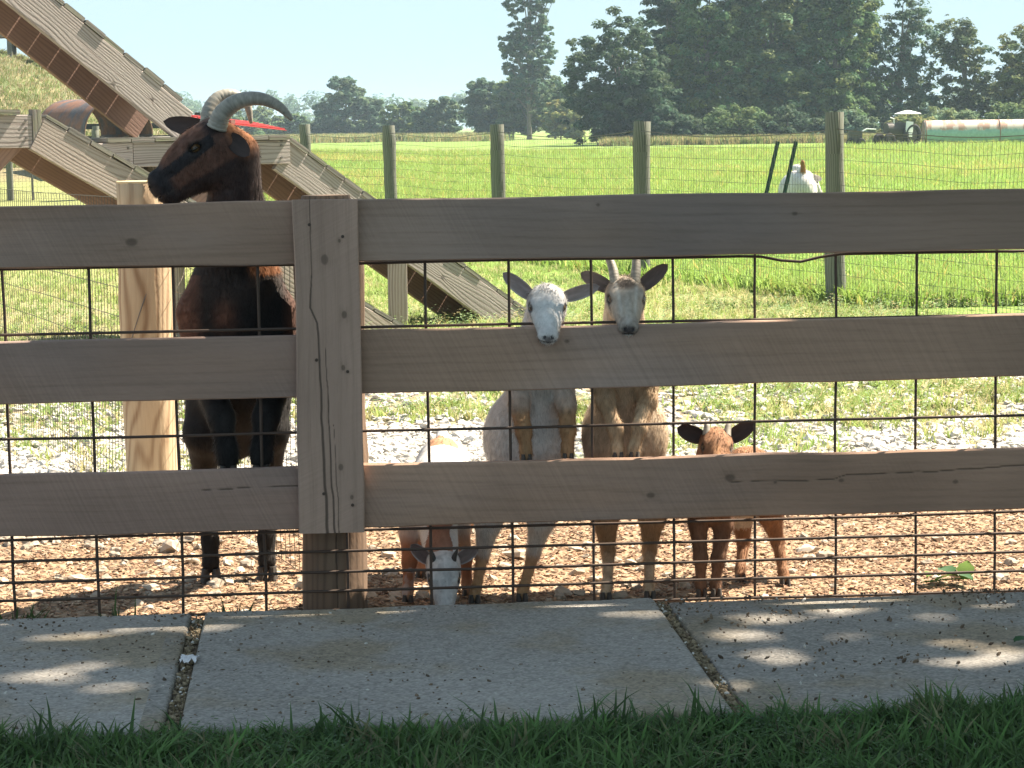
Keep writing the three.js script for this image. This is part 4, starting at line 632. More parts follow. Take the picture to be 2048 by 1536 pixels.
function skin(prims, cuts, cell, colour) {                          // surface nets over the field, worked only where the surface passes
  let lo = [1e9, 1e9, 1e9], hi = [-1e9, -1e9, -1e9];
  for (const p of prims) { const pts = p.t ? [[p.c, Math.max(...p.r)]] : [[p.a, p.ra], [[p.a[0] + p.d[0], p.a[1] + p.d[1], p.a[2] + p.d[2]], p.rb]]; for (const [c, r] of pts) for (let i = 0; i < 3; i++) { lo[i] = Math.min(lo[i], c[i] - r - 3 * cell); hi[i] = Math.max(hi[i], c[i] + r + 3 * cell); } }
  const B = 8, n = [0, 1, 2].map(i => Math.ceil((hi[i] - lo[i]) / cell / B) * B + 1), [nx, ny, nz] = n, f = field(prims, cuts), val = new Float32Array(nx * ny * nz).fill(1), at = (i, j, k) => i + nx * (j + ny * k), blocks = [];
  for (let k = 0; k + 1 < nz; k += B) for (let j = 0; j + 1 < ny; j += B) for (let i = 0; i + 1 < nx; i += B) {
    const d = f(lo[0] + (i + B / 2) * cell, lo[1] + (j + B / 2) * cell, lo[2] + (k + B / 2) * cell), hot = Math.abs(d) < B * cell * 1.5; if (hot) blocks.push([i, j, k]);
    else if (d < 0) for (let c = 0; c <= B; c++) for (let b = 0; b <= B; b++) for (let a = 0; a <= B; a++) val[at(i + a, j + b, k + c)] = -1;
  }
  for (const [i, j, k] of blocks) for (let c = 0; c <= B; c++) for (let b = 0; b <= B; b++) for (let a = 0; a <= B; a++) val[at(i + a, j + b, k + c)] = f(lo[0] + (i + a) * cell, lo[1] + (j + b) * cell, lo[2] + (k + c) * cell);
  const id = new Int32Array(nx * ny * nz).fill(-1), pos = [], idx = [];
  for (let k = 0; k + 1 < nz; k++) for (let j = 0; j + 1 < ny; j++) for (let i = 0; i + 1 < nx; i++) {
    const o = at(i, j, k), s = val[o] < 0; if (s === (val[o + 1] < 0) && s === (val[o + nx] < 0) && s === (val[o + nx + 1] < 0) && s === (val[o + nx * ny] < 0) && s === (val[o + nx * ny + 1] < 0) && s === (val[o + nx * ny + nx] < 0) && s === (val[o + nx * ny + nx + 1] < 0)) continue;
    let sx = 0, sy = 0, sz = 0, m = 0;
    const ed = (a, b, ax, ay, az, bx, by, bz) => { const p = val[a], q = val[b]; if ((p < 0) !== (q < 0)) { const t = p / (p - q); sx += lerp(ax, bx, t); sy += lerp(ay, by, t); sz += lerp(az, bz, t); m++; } };
    for (let q = 0; q < 4; q++) { const u = q & 1, v = q >> 1; ed(at(i, j + u, k + v), at(i + 1, j + u, k + v), 0, u, v, 1, u, v); ed(at(i + u, j, k + v), at(i + u, j + 1, k + v), u, 0, v, u, 1, v); ed(at(i + u, j + v, k), at(i + u, j + v, k + 1), u, v, 0, u, v, 1); }
    id[o] = pos.length / 3; pos.push(lo[0] + (i + sx / m) * cell, lo[1] + (j + sy / m) * cell, lo[2] + (k + sz / m) * cell);
  }
  const quad = (a, b, c, d, flip) => { if (a < 0 || b < 0 || c < 0 || d < 0) return; flip ? idx.push(a, c, b, a, d, c) : idx.push(a, b, c, a, c, d); };
  for (let k = 1; k + 1 < nz; k++) for (let j = 1; j + 1 < ny; j++) for (let i = 1; i + 1 < nx; i++) {
    const o = at(i, j, k), s = val[o] < 0;
    if (s !== (val[o + 1] < 0)) quad(id[at(i, j - 1, k - 1)], id[at(i, j, k - 1)], id[at(i, j, k)], id[at(i, j - 1, k)], !s);
    if (s !== (val[o + nx] < 0)) quad(id[at(i - 1, j, k - 1)], id[at(i - 1, j, k)], id[at(i, j, k)], id[at(i, j, k - 1)], !s);
    if (s !== (val[o + nx * ny] < 0)) quad(id[at(i - 1, j - 1, k)], id[at(i, j - 1, k)], id[at(i, j, k)], id[at(i - 1, j, k)], !s);
  }
  const nor = [], col = [], e = cell * 0.7;
  for (let i = 0; i < pos.length; i += 3) {
    const [x, y, z] = [pos[i], pos[i + 1], pos[i + 2]], g = V(f(x + e, y, z) - f(x - e, y, z), f(x, y + e, z) - f(x, y - e, z), f(x, y, z + e) - f(x, y, z - e)).normalize(); nor.push(g.x, g.y, g.z);
    let w = 0, c = [0, 0, 0]; for (const p of prims) { const q = Math.exp(-Math.max(0, dist(p, x, y, z)) / 0.006); w += q; for (let t = 0; t < 3; t++) c[t] += q * p.col[t]; }
    col.push(...colour(x, y, z, c.map(t => t / (w || 1)), g));
  }
  return geo(pos, idx, { nor, col });
}
const arr = v => [v.x, v.y, v.z];
// The head in its own frame: f forward to the nose, u up, s to the side; L is poll to nose.
function headFrame(o, f, u, L) { f = f.clone().normalize(); const s0 = f.clone().cross(u).normalize(), s = s0.clone().negate(); u = s0.clone().cross(f).normalize(); const q = new THREE.Quaternion().setFromRotationMatrix(new THREE.Matrix4().makeBasis(f, u, s0)); const at = (a, b, c = 0) => o.clone().addScaledVector(f, a * L).addScaledVector(u, b * L).addScaledVector(s, c * L); const local = (x, y, z) => { const d = V(x, y, z).sub(o).divideScalar(L); return [d.dot(f), d.dot(u), d.dot(s)]; }; return { o, f, u, s, q, L, at, local }; }
function headPrims(h, col, muz, wide = 1, tall = 1, thick = 1) {
  const { L, q } = h, A = (a, b, c = 0) => arr(h.at(a, b < 0 ? b * tall : b, c * wide)), k = 0.16 * L, e = (a, b, c, r, cl = col, kk = k) => E(A(a, b, c), [r[0] * L, r[1] * L * (b < 0.04 ? (1 + tall) / 2 : 1), r[2] * L * wide], q, cl, kk);
  const P = [e(0.16, 0, 0, [0.22, 0.21, 0.2]), e(0.56, -0.03, 0, [0.24, 0.13 * thick, 0.15]), e(0.34, 0.045, 0, [0.2, 0.165, 0.195]), C(A(0.42, -0.01), A(0.86, -0.075), 0.158 * L * thick, 0.108 * L * thick, col, k), e(0.915, -0.075, 0, [0.085, 0.105 * thick, 0.118 * thick], muz, 0.08 * L), C(A(0.2, -0.16), A(0.8, -0.165), 0.115 * L * thick, 0.075 * L * thick, col, k), e(0.87, -0.17, 0, [0.085, 0.055 * thick, 0.08 * thick], muz, 0.03 * L)];
  for (const s of [-1, 1]) P.push(e(0.3, -0.07, s * 0.1, [0.17, 0.16, 0.085]), e(0.37, 0.125, s * 0.145, [0.11, 0.045, 0.055], col, 0.05 * L), e(0.44, -0.02, s * 0.13, [0.13, 0.05, 0.035], col, 0.05 * L));
  const cuts = [e(1.0, -0.135, 0, [0.2, 0.008, 0.12], col, 0.02 * L)]; for (const s of [-1, 1]) cuts.push(e(1.0, -0.045, s * 0.046, [0.035, 0.014, 0.022], col, 0.012 * L), e(0.4, 0.06, s * 0.215, [0.075, 0.045, 0.04], col, 0.04 * L));
  return [P, cuts];
}
function ear(base, tip, facing, W, inner, outer) {
  const d = tip.clone().sub(base), n = facing.clone().addScaledVector(d, -facing.dot(d) / d.lengthSq()).normalize(), b = d.clone().normalize().cross(n), N = 12, K = 8, pos = [], idx = [], col = [];
  for (const side of [0, 1]) for (let i = 0; i <= N; i++) for (let k = 0; k <= K; k++) {
    const u = i / N, v = k / K * 2 - 1, w = W * Math.pow(Math.max(0, 1 - Math.pow(Math.abs(u - 0.45) / 0.55, 2.2)), 0.6), p = base.clone().addScaledVector(d, u).addScaledVector(b, v * w * 0.5).addScaledVector(n, (v * v - 1) * w * 0.22 * (1 - 0.5 * u) - (side ? 0.006 * (1 - v * v) * (1 - 0.6 * u) : 0) - 0.06 * d.length() * u * u);
    pos.push(p.x, p.y, p.z); const c = side ? outer : inner, e = Math.abs(v) > 0.8 ? outer : c, q = 0.8 + 0.4 * noise(u * 9, v * 5, side); col.push(e[0] * q, e[1] * q, e[2] * q);
  }
  for (const side of [0, 1]) for (let i = 0; i < N; i++) for (let k = 0; k < K; k++) { const a = side * (N + 1) * (K + 1) + i * (K + 1) + k, c = a + K + 1; side ? idx.push(a, c, a + 1, a + 1, c, c + 1) : idx.push(a, a + 1, c, a + 1, c + 1, c); }
  return geo(pos, idx, { col });
}
function horn(pts, r0, ringed = true) {
  const cv = new THREE.CatmullRomCurve3(pts), n = 60, P = cv.getPoints(n), rad = P.map((_, i) => { const t = i / n; return r0 * Math.pow(1 - t * 0.97, 0.5) * (1 + (ringed ? 0.07 * Math.max(0, Math.sin(t * 120)) * (1 - t) : 0)); });
  return limb(P, rad, 14, { jit: 0.04 });
}
const HORN = std({ map: tex(256, 256, (u, v) => { const k = 0.26 + 0.2 * (fbm(u * 30, v * 6, 2, 4) - 0.5) + 0.08 * (noise(u * 90, v * 20) - 0.5); return [k * 1.04, k * 0.97, k * 0.82]; }, { repeat: [4, 4] }), roughness: 0.55 });
const EYE = std({ color: rgb(0.035, 0.025, 0.015), roughness: 0.12 }), IRIS = std({ color: rgb(0.11, 0.06, 0.025), roughness: 0.2 });
const COAT = std({ vertexColors: true, roughness: 0.85 }), HAIR = leafMat({ vertexColors: true, transmission: 0.3, roughness: 0.9, specularIntensity: 0.6 }), HOOF = std({ color: rgb(0.05, 0.042, 0.036), roughness: 0.7 });
function hair(g, n, len, wid, flow, seed) {                        // short hairs over the skin, laid along the flow
  const R = rng(seed), P = g.attributes.position, N = g.attributes.normal, Cc = g.attributes.color, I = g.index, tri = I.count / 3, cum = new Float32Array(tri), a = V(0, 0, 0), b = V(0, 0, 0), c = V(0, 0, 0); let tot = 0;
  for (let t = 0; t < tri; t++) { a.fromBufferAttribute(P, I.getX(t * 3)); b.fromBufferAttribute(P, I.getX(t * 3 + 1)); c.fromBufferAttribute(P, I.getX(t * 3 + 2)); tot += b.clone().sub(a).cross(c.clone().sub(a)).length(); cum[t] = tot; }
  const pos = [], nor = [], col = [];
  for (let i = 0; i < n; i++) {
    const q = R() * tot; let l = 0, h = tri - 1; while (l < h) { const m = (l + h) >> 1; cum[m] < q ? l = m + 1 : h = m; }
    const k = I.getX(l * 3), p = a.fromBufferAttribute(P, k).clone(), nn = b.fromBufferAttribute(N, k).clone(), L = len(p.x, p.y, p.z) * (0.5 + R()); if (L < 0.001) continue;
    const fl = flow(p.x, p.y, p.z).addScaledVector(nn, -flow(p.x, p.y, p.z).dot(nn)).normalize(), d = fl.multiplyScalar(0.85).addScaledVector(nn, 0.32 + 0.3 * R()).add(V((R() - 0.5) * 0.5, (R() - 0.5) * 0.5, (R() - 0.5) * 0.5)).normalize(), s = d.clone().cross(nn).normalize().multiplyScalar(wid * (0.6 + 0.8 * R()));
    p.addScaledVector(nn, -0.0015).add(V((R() - 0.5) * 0.006, (R() - 0.5) * 0.006, (R() - 0.5) * 0.006).addScaledVector(nn, 0)); const tip = p.clone().addScaledVector(d, L), v = 0.75 + 0.5 * R();
    pos.push(p.x - s.x, p.y - s.y, p.z - s.z, p.x + s.x, p.y + s.y, p.z + s.z, tip.x, tip.y, tip.z); for (let t = 0; t < 3; t++) { nor.push(nn.x, nn.y, nn.z); col.push(Cc.getX(k) * v, Cc.getY(k) * v, Cc.getZ(k) * v); }
  }
  return geo(pos, null, { nor, col });
}
function hoof(p, toe, s) {                                          // cloven: two claws pointing to the toe
  const g = [], side = V(-toe.z, 0, toe.x).normalize();
  for (const k of [-1, 1]) { const c = new THREE.CylinderGeometry(0.55 * s, 0.8 * s, 1.5 * s, 10), m = new THREE.Matrix4().makeBasis(side, Y_, side.clone().cross(Y_)); c.scale(0.75, 1, 1.5); c.applyMatrix4(m); c.translate(p.x + side.x * k * 0.62 * s + toe.x * 0.4 * s, p.y + 0.75 * s, p.z + side.z * k * 0.62 * s + toe.z * 0.4 * s); g.push(c); }
  return mergeGeometries(g);
}
function goat(label, base, { prims, cuts = [], cell, colour, ears = [], horns = [], eyes, eyeSize = 0.072, head, hooves = [], hairs, group = 'goats at the board fence' }) {
  const t = thing('goat', label, 'goat', base, 0, group), off = V(...base).negate();
  const body = skin(prims, cuts, cell, colour), gs = [body, ...ears.map(e => ear(...e))].map(g => { const q = new THREE.BufferGeometry(); for (const k of ['position', 'normal', 'color']) q.setAttribute(k, g.attributes[k].clone()); q.setIndex(g.index); return q; });
  part('body', mergeGeometries(gs).translate(off.x, off.y, off.z), COAT, t);
  if (hairs) part('coat_hair', hair(body, ...hairs).translate(off.x, off.y, off.z), HAIR, t);
  for (const [pts, r, ring, m] of horns) part('horn', horn(pts, r, ring).translate(off.x, off.y, off.z), m ?? HORN, t);
  if (head) for (const s of [-1, 1]) { const r = eyeSize * head.L, p = head.at(0.4, 0.06, s * 0.158 * (eyes ?? 1)); const e = part('eye', new THREE.SphereGeometry(r, 18, 12), IRIS, t); e.position.copy(p).add(off); const out = head.s.clone().multiplyScalar(s).addScaledVector(head.f, 0.35).normalize(); const pu = part('pupil', new THREE.SphereGeometry(r * 0.82, 14, 8).scale(1, 0.42, 0.5), EYE, e); pu.quaternion.setFromRotationMatrix(new THREE.Matrix4().makeBasis(head.f.clone().addScaledVector(out, -head.f.dot(out)).normalize(), out.clone().cross(head.f).normalize(), out)); pu.position.copy(out).multiplyScalar(r * 0.68); }
  for (const [p, toe, s] of hooves) part('hoof', hoof(p, toe, s).translate(off.x, off.y, off.z), HOOF, t);
  return t;
}
// dark eye rims, nostrils and mouth line, in the head's own frame
function face(h, x, y, z, c, wide, rim = [0.05, 0.04, 0.038], tall = 1) {
  const [f, u, s] = h.local(x, y, z), as = Math.abs(s); if (f < 0.2 || f > 1.15) return c;
  c = mixc(c, rim, 0.92 * sstep(0.125, 0.085, Math.hypot(f - 0.4, (u - 0.06) * 1.25, (as - 0.17 * wide) * 0.8)));
  c = mixc(c, rim, 0.6 * sstep(0.05, 0.02, Math.abs(u - 0.0 + 0.35 * (f - 0.42))) * sstep(0.42, 0.48, f) * sstep(0.6, 0.5, f) * sstep(0.1, 0.14, as));
  c = mixc(c, [0.03, 0.025, 0.026], 0.95 * sstep(0.036, 0.022, Math.hypot((f - 0.975) * 0.8, u + 0.052 * tall + 0.5 * (as - 0.05), as - 0.055)));
  return mixc(c, [0.04, 0.033, 0.032], 0.85 * sstep(0.022, 0.01, Math.abs(u + 0.138 * tall)) * sstep(0.72, 0.82, f));
}
const mixc = (a, b, t) => [lerp(a[0], b[0], t), lerp(a[1], b[1], t), lerp(a[2], b[2], t)];
const grainy = (x, y, z, c, k = 0.35) => { const n = 1 + 1.3 * k * (fbm(x * 60, y * 25, z * 60, 3) - 0.5) + 0.5 * (noise(x * 210, y * 80, z * 210) - 0.5) * k * 2; return [c[0] * n, c[1] * n, c[2] * n]; };
const down = () => V(0, -1, 0.15);
const WHT = [0.66, 0.645, 0.63], TAN = [0.4, 0.235, 0.12], BLK = [0.013, 0.011, 0.0105], BRN = [0.13, 0.058, 0.032];
// big brown and black goat, reared with its front feet on the lowest board, head turned left
{
  const hd = headFrame(V(-0.21, 1.15, -0.155), V(-0.8, -0.43, 0.1), V(-0.3, 0.9, 0.05), 0.238), [hp, hc] = headPrims(hd, [0.12, 0.058, 0.04], [0.018, 0.015, 0.016], 0.95, 1.5, 1.28);
  const b = BLK, legs = (p, r, col = b) => p.slice(0, -1).map((q, i) => C(q, p[i + 1], r[i], r[i + 1], col, 0.025));
  const prims = [
    E([-0.218, 0.7, -0.25], [0.125, 0.15, 0.125], null, b, 0.06), E([-0.225, 0.56, -0.36], [0.106, 0.19, 0.13], quatYXZ(0, 0.25), b, 0.06), E([-0.232, 0.44, -0.47], [0.095, 0.15, 0.115], null, b, 0.05),
    C([-0.2, 0.78, -0.22], [-0.205, 0.95, -0.2], 0.1, 0.07, [0.03, 0.02, 0.017], 0.06), C([-0.205, 0.95, -0.2], [-0.2, 1.1, -0.175], 0.07, 0.06, [0.12, 0.052, 0.032], 0.03),
    ...legs([[-0.3, 0.7, -0.22], [-0.29, 0.56, -0.2], [-0.25, 0.445, -0.105], [-0.237, 0.365, -0.075], [-0.235, 0.343, -0.07]], [0.062, 0.045, 0.03, 0.022, 0.024]),
    ...legs([[-0.12, 0.7, -0.22], [-0.105, 0.55, -0.2], [-0.14, 0.445, -0.105], [-0.152, 0.365, -0.075], [-0.153, 0.343, -0.07]], [0.064, 0.044, 0.03, 0.022, 0.024]),
    ...legs([[-0.28, 0.45, -0.47], [-0.31, 0.37, -0.44], [-0.32, 0.22, -0.585], [-0.309, 0.06, -0.56], [-0.308, 0.0, -0.54]], [0.085, 0.052, 0.027, 0.019, 0.024]),
    ...legs([[-0.16, 0.45, -0.47], [-0.142, 0.37, -0.44], [-0.143, 0.22, -0.585], [-0.158, 0.06, -0.565], [-0.157, 0.0, -0.55]], [0.085, 0.052, 0.027, 0.019, 0.024]), ...hp];
  const colour = (x, y, z, c) => {
    const [f, u, s] = hd.local(x, y, z), as = Math.abs(s);
    if (f > -0.25 && f < 1.2 && y > 1.0 - 0.02) {
      let k = 0; k = Math.max(k, sstep(0.72, 0.84, f)); k = Math.max(k, 1 - sstep(0.05, 0.075, Math.abs(u - (0.1 - 0.16 * f)) ) * 1) * (f > 0.2 ? 1 : 0.3) * sstep(0.04, 0.1, as) || k; k = Math.max(k, sstep(-0.19, -0.24, u) * 0.8, sstep(0.72, 0.84, f), sstep(0.04, 0.12, u) * sstep(0.32, 0.16, f) * 0.9);
      c = mixc(c, [0.02, 0.016, 0.018], clamp(k)); c = mixc(c, [0.17, 0.075, 0.042], 0.85 * sstep(0.28, 0.4, f) * sstep(0.84, 0.7, f) * sstep(0.13, 0.07, as) * sstep(-0.06, 0.0, u + 0.1 * (f - 0.4))); if (f < 0.08) c = mixc(c, [0.32, 0.13, 0.05], 0.9 * sstep(0.1, -0.05, f) * sstep(-0.35, -0.1, u));
    } else if (y > 0.8) { const bk = sstep(-0.19, -0.14, x + (noise(y * 40, x * 30) - 0.5) * 0.06); c = mixc(c, [0.34, 0.14, 0.055], bk * 0.95 * (0.6 + 0.5 * noise(x * 90, y * 16, z * 90))); }
    else if (y > 0.4) { const flank = sstep(-0.28, -0.33, x) * sstep(0.58, 0.64, y), spot = Math.exp(-(((x + 0.235) / 0.028) ** 2) - ((y - 0.7) / 0.04) ** 2) * (z > -0.2 ? 1 : 0); c = mixc(c, [0.16, 0.065, 0.038], clamp(flank * 0.9 + spot * 0.7 + sstep(-0.1, -0.07, x) * 0.5 * sstep(0.55, 0.62, y))); }
    return grainy(x, y, z, face(hd, x, y, z, c, 0.95, [0.02, 0.016, 0.015], 1.5), 0.5);
  };
  const H = V;
  goat('large brown and black goat with curved horns, reared up and looking left', [-0.23, PEN, -0.53], {
    prims, cuts: hc, cell: 0.0042, colour, head: hd, eyes: 1.02, eyeSize: 0.054, group: undefined,
    ears: [[hd.at(0.06, 0.04, -0.17), H(-0.385, 1.186, -0.245), H(-0.2, 0.1, 0.9), 0.05, [0.06, 0.04, 0.035], [0.045, 0.03, 0.026]], [hd.at(0.04, 0.0, 0.18), H(-0.166, 1.1, -0.06), H(-0.45, 0.3, 0.8), 0.044, [0.045, 0.03, 0.026], [0.03, 0.02, 0.018]]],
    horns: [[[H(-0.243, 1.165, -0.118), H(-0.228, 1.2, -0.11), H(-0.19, 1.229, -0.1), H(-0.135, 1.236, -0.092), H(-0.087, 1.216, -0.09), H(-0.056, 1.183, -0.09)], 0.025], [[H(-0.262, 1.155, -0.175), H(-0.262, 1.205, -0.185), H(-0.238, 1.24, -0.2), H(-0.203, 1.247, -0.21), H(-0.172, 1.228, -0.215), H(-0.16, 1.176, -0.215)], 0.023]],
    hooves: [[H(-0.235, 0.303, -0.066), H(0, 0, 1), 0.021], [H(-0.153, 0.303, -0.066), H(0, 0, 1), 0.021], [H(-0.308, PEN + 0.002, -0.54), H(0, 0, 1), 0.024], [H(-0.157, PEN + 0.002, -0.55), H(0, 0, 1), 0.024]],
    hairs: [95000, (x, y, z) => y > 1.02 ? 0.008 : y > 0.8 ? (x > -0.2 ? 0.016 : 0.008) : y < 0.1 ? 0.009 : (y < 0.42 && y > 0.34 && z > -0.2) ? 0.018 : 0.008, 0.001, down, 5],
  });
}
// a kid reared against the fence: head through the wire, front feet on the lowest board
function rearedKid(label, base, o) {
  const { cx, hd, coat, muz, legF, legH, top, belly, legs, colour, ears, horns, hairSeed, wide = 1 } = o, [hp, hc] = headPrims(hd, o.face ?? coat, muz, wide), chain = (p, r, col) => p.slice(0, -1).map((q, i) => C(q, p[i + 1], r[i], r[i + 1], col[Math.min(i, col.length - 1)], 0.014));
  const prims = [
    E([cx, 0.52, -0.19], [0.078, 0.1, 0.075], null, coat, 0.04), E([cx + belly[0], 0.36, -0.235], [belly[1], 0.135, 0.1], null, coat, 0.045), E([cx + belly[0] * 0.6, 0.24, -0.265], [belly[1] * 0.92, 0.095, 0.085], null, coat, 0.04),
    C([cx, 0.56, -0.17], arr(hd.at(0.06, -0.1)), 0.066, 0.046, coat, 0.035), ...legs.map(([p, front]) => chain(p, front ? [0.036, 0.024, 0.0185, 0.013, 0.0145] : [0.05, 0.034, 0.0165, 0.0115, 0.014], front ? legF : legH)).flat(), ...hp];
  return goat(label, base, { prims, cuts: hc, cell: 0.003, colour, head: hd, eyes: 0.98 * wide, ears, horns, hooves: legs.map(([p, front]) => [V(p.at(-1)[0], front ? p.at(-1)[1] - 0.012 : PEN + 0.001, p.at(-1)[2] + 0.004), V(0, 0, 1), front ? 0.0125 : 0.0135]), hairs: [60000, (x, y, z) => { if (y < 0.62) return 0.011; const [f, u] = hd.local(x, y, z); return f < 0.28 && u > 0.05 ? 0.012 : 0.006; }, 0.0009, down, hairSeed] });
}
{
  const hd = headFrame(V(0.567, 0.738, -0.095), V(-0.06, -0.5, 0.86), V(0, 0.86, 0.5), 0.172);
  rearedKid('white kid goat with sideways ears, muzzle over the middle board', [0.44, PEN, -0.16], {
    cx: 0.55, hd, wide: 1.22, coat: WHT, muz: [0.6, 0.57, 0.56], belly: [-0.02, 0.118], legF: [WHT, TAN, TAN, [0.34, 0.2, 0.1]], legH: [WHT, WHT, TAN, [0.42, 0.27, 0.14]],
    legs: [[[[0.5, 0.53, -0.15], [0.496, 0.46, -0.115], [0.504, 0.4, -0.075], [0.508, 0.35, -0.068], [0.508, 0.337, -0.066]], true], [[[0.605, 0.53, -0.15], [0.616, 0.46, -0.115], [0.616, 0.4, -0.075], [0.613, 0.35, -0.068], [0.613, 0.337, -0.066]], true], [[[0.45, 0.23, -0.25], [0.42, 0.15, -0.2], [0.408, 0.055, -0.255], [0.385, -0.015, -0.175], [0.378, -0.032, -0.16]], false], [[[0.57, 0.23, -0.25], [0.556, 0.15, -0.2], [0.54, 0.055, -0.255], [0.508, -0.015, -0.175], [0.5, -0.032, -0.16]], false]],
    colour: (x, y, z, c) => { const [f, u, s] = hd.local(x, y, z); if (y > 0.62 && f > -0.3) { c = mixc(c, [0.36, 0.36, 0.37], 0.75 * sstep(0.5, 0.66, fbm(x * 48, y * 48, z * 48 + 9, 4)) * sstep(0.62, 0.3, f)); c = mixc(c, [0.34, 0.33, 0.35], 0.55 * sstep(0.1, 0.0, Math.abs(f - 0.4) + Math.abs(s) * 0.5)); c = mixc(c, [0.1, 0.085, 0.09], 0.85 * sstep(0.085, 0.03, Math.hypot(s, (f - 0.985) * 1.2, (u + 0.075) * 1.1))); c = mixc(c, [0.1, 0.08, 0.08], sstep(0.13, 0.07, Math.hypot(f - 0.39, (u - 0.055) * 1.4, (Math.abs(s) - 0.19)))); } return grainy(x, y, z, y > 0.62 ? face(hd, x, y, z, c, 1.22, [0.07, 0.06, 0.062]) : c, 0.22); },
    ears: [[hd.at(0.1, 0.02, -0.2), V(0.457, 0.797, -0.085), V(0.1, -0.25, 0.9), 0.038, [0.3, 0.26, 0.26], [0.5, 0.48, 0.48]], [hd.at(0.1, 0.02, 0.2), V(0.702, 0.757, -0.085), V(-0.1, -0.3, 0.9), 0.038, [0.28, 0.25, 0.25], [0.45, 0.44, 0.45]]], horns: [], hairSeed: 21 });
  const h2 = headFrame(V(0.769, 0.752, -0.135), V(-0.05, -0.48, 0.86), V(0, 0.88, 0.46), 0.178);
  rearedKid('tan kid goat with short horns, chin on the middle board', [0.77, PEN, -0.15], {
    cx: 0.768, hd: h2, wide: 1.18, coat: [0.55, 0.43, 0.31], face: [0.44, 0.375, 0.31], muz: [0.3, 0.26, 0.23], belly: [0.012, 0.112], legF: [[0.46, 0.34, 0.22], [0.42, 0.29, 0.18], [0.46, 0.34, 0.22]], legH: [[0.42, 0.28, 0.16], [0.36, 0.24, 0.14], [0.38, 0.26, 0.16]],
    legs: [[[[0.71, 0.53, -0.15], [0.718, 0.465, -0.115], [0.735, 0.4, -0.075], [0.739, 0.35, -0.068], [0.739, 0.336, -0.066]], true], [[[0.826, 0.53, -0.15], [0.822, 0.465, -0.115], [0.796, 0.4, -0.075], [0.781, 0.35, -0.068], [0.78, 0.336, -0.066]], true], [[[0.725, 0.23, -0.25], [0.722, 0.15, -0.2], [0.736, 0.055, -0.25], [0.722, -0.015, -0.16], [0.714, -0.032, -0.14]], false], [[[0.83, 0.23, -0.25], [0.845, 0.15, -0.2], [0.844, 0.055, -0.25], [0.83, -0.015, -0.16], [0.828, -0.032, -0.14]], false]],
    colour: (x, y, z, c) => { const [f, u, s] = h2.local(x, y, z), as = Math.abs(s); if (y > 0.62 && f > -0.3) { c = mixc(c, [0.6, 0.56, 0.5], 0.8 * sstep(0.035, 0.0, Math.abs(as - (0.15 - 0.1 * (f - 0.2)))) * sstep(0.05, 0.2, f) * sstep(0.85, 0.7, f)); c = mixc(c, [0.055, 0.042, 0.036], 0.9 * sstep(0.2, 0.08, Math.hypot((f - 0.27) * 1.1, s * 1.2)) * (u > 0 ? 1 : 0)); c = mixc(c, [0.6, 0.57, 0.52], 0.7 * sstep(0.06, 0.02, as) * sstep(0.5, 0.6, f) * (u > -0.1 ? 0.4 : 1)); c = mixc(c, [0.05, 0.042, 0.045], 0.9 * sstep(0.12, 0.05, Math.hypot(s, (f - 0.97) * 1.1, (u + 0.07) * 1.1))); if (u < -0.13 && f > 0.75) c = mixc(c, [0.6, 0.56, 0.52], 0.8); c = mixc(c, [0.05, 0.04, 0.036], sstep(0.1, 0.05, Math.hypot(f - 0.39, (u - 0.055) * 1.4, as - 0.19))); } else c = mixc(c, [0.62, 0.5, 0.36], 0.5 * sstep(0.5, 0.68, fbm(x * 14, y * 14, z * 14, 3))); return grainy(x, y, z, y > 0.62 ? face(h2, x, y, z, c, 1.18) : c, 0.35); },
    ears: [[h2.at(0.1, 0.02, -0.18), V(0.656, 0.791, -0.115), V(0.1, -0.2, 0.9), 0.04, [0.12, 0.1, 0.095], [0.2, 0.15, 0.12]], [h2.at(0.1, 0.02, 0.18), V(0.879, 0.808, -0.115), V(-0.1, -0.2, 0.9), 0.04, [0.13, 0.105, 0.1], [0.2, 0.15, 0.12]]],
    horns: [[[h2.at(0.14, 0.12, -0.135), V(0.737, 0.808, -0.13), V(0.724, 0.842, -0.15), V(0.714, 0.872, -0.18)], 0.0135], [[h2.at(0.14, 0.12, 0.135), V(0.799, 0.81, -0.13), V(0.802, 0.845, -0.15), V(0.81, 0.878, -0.18)], 0.0135]], hairSeed: 22 });
}
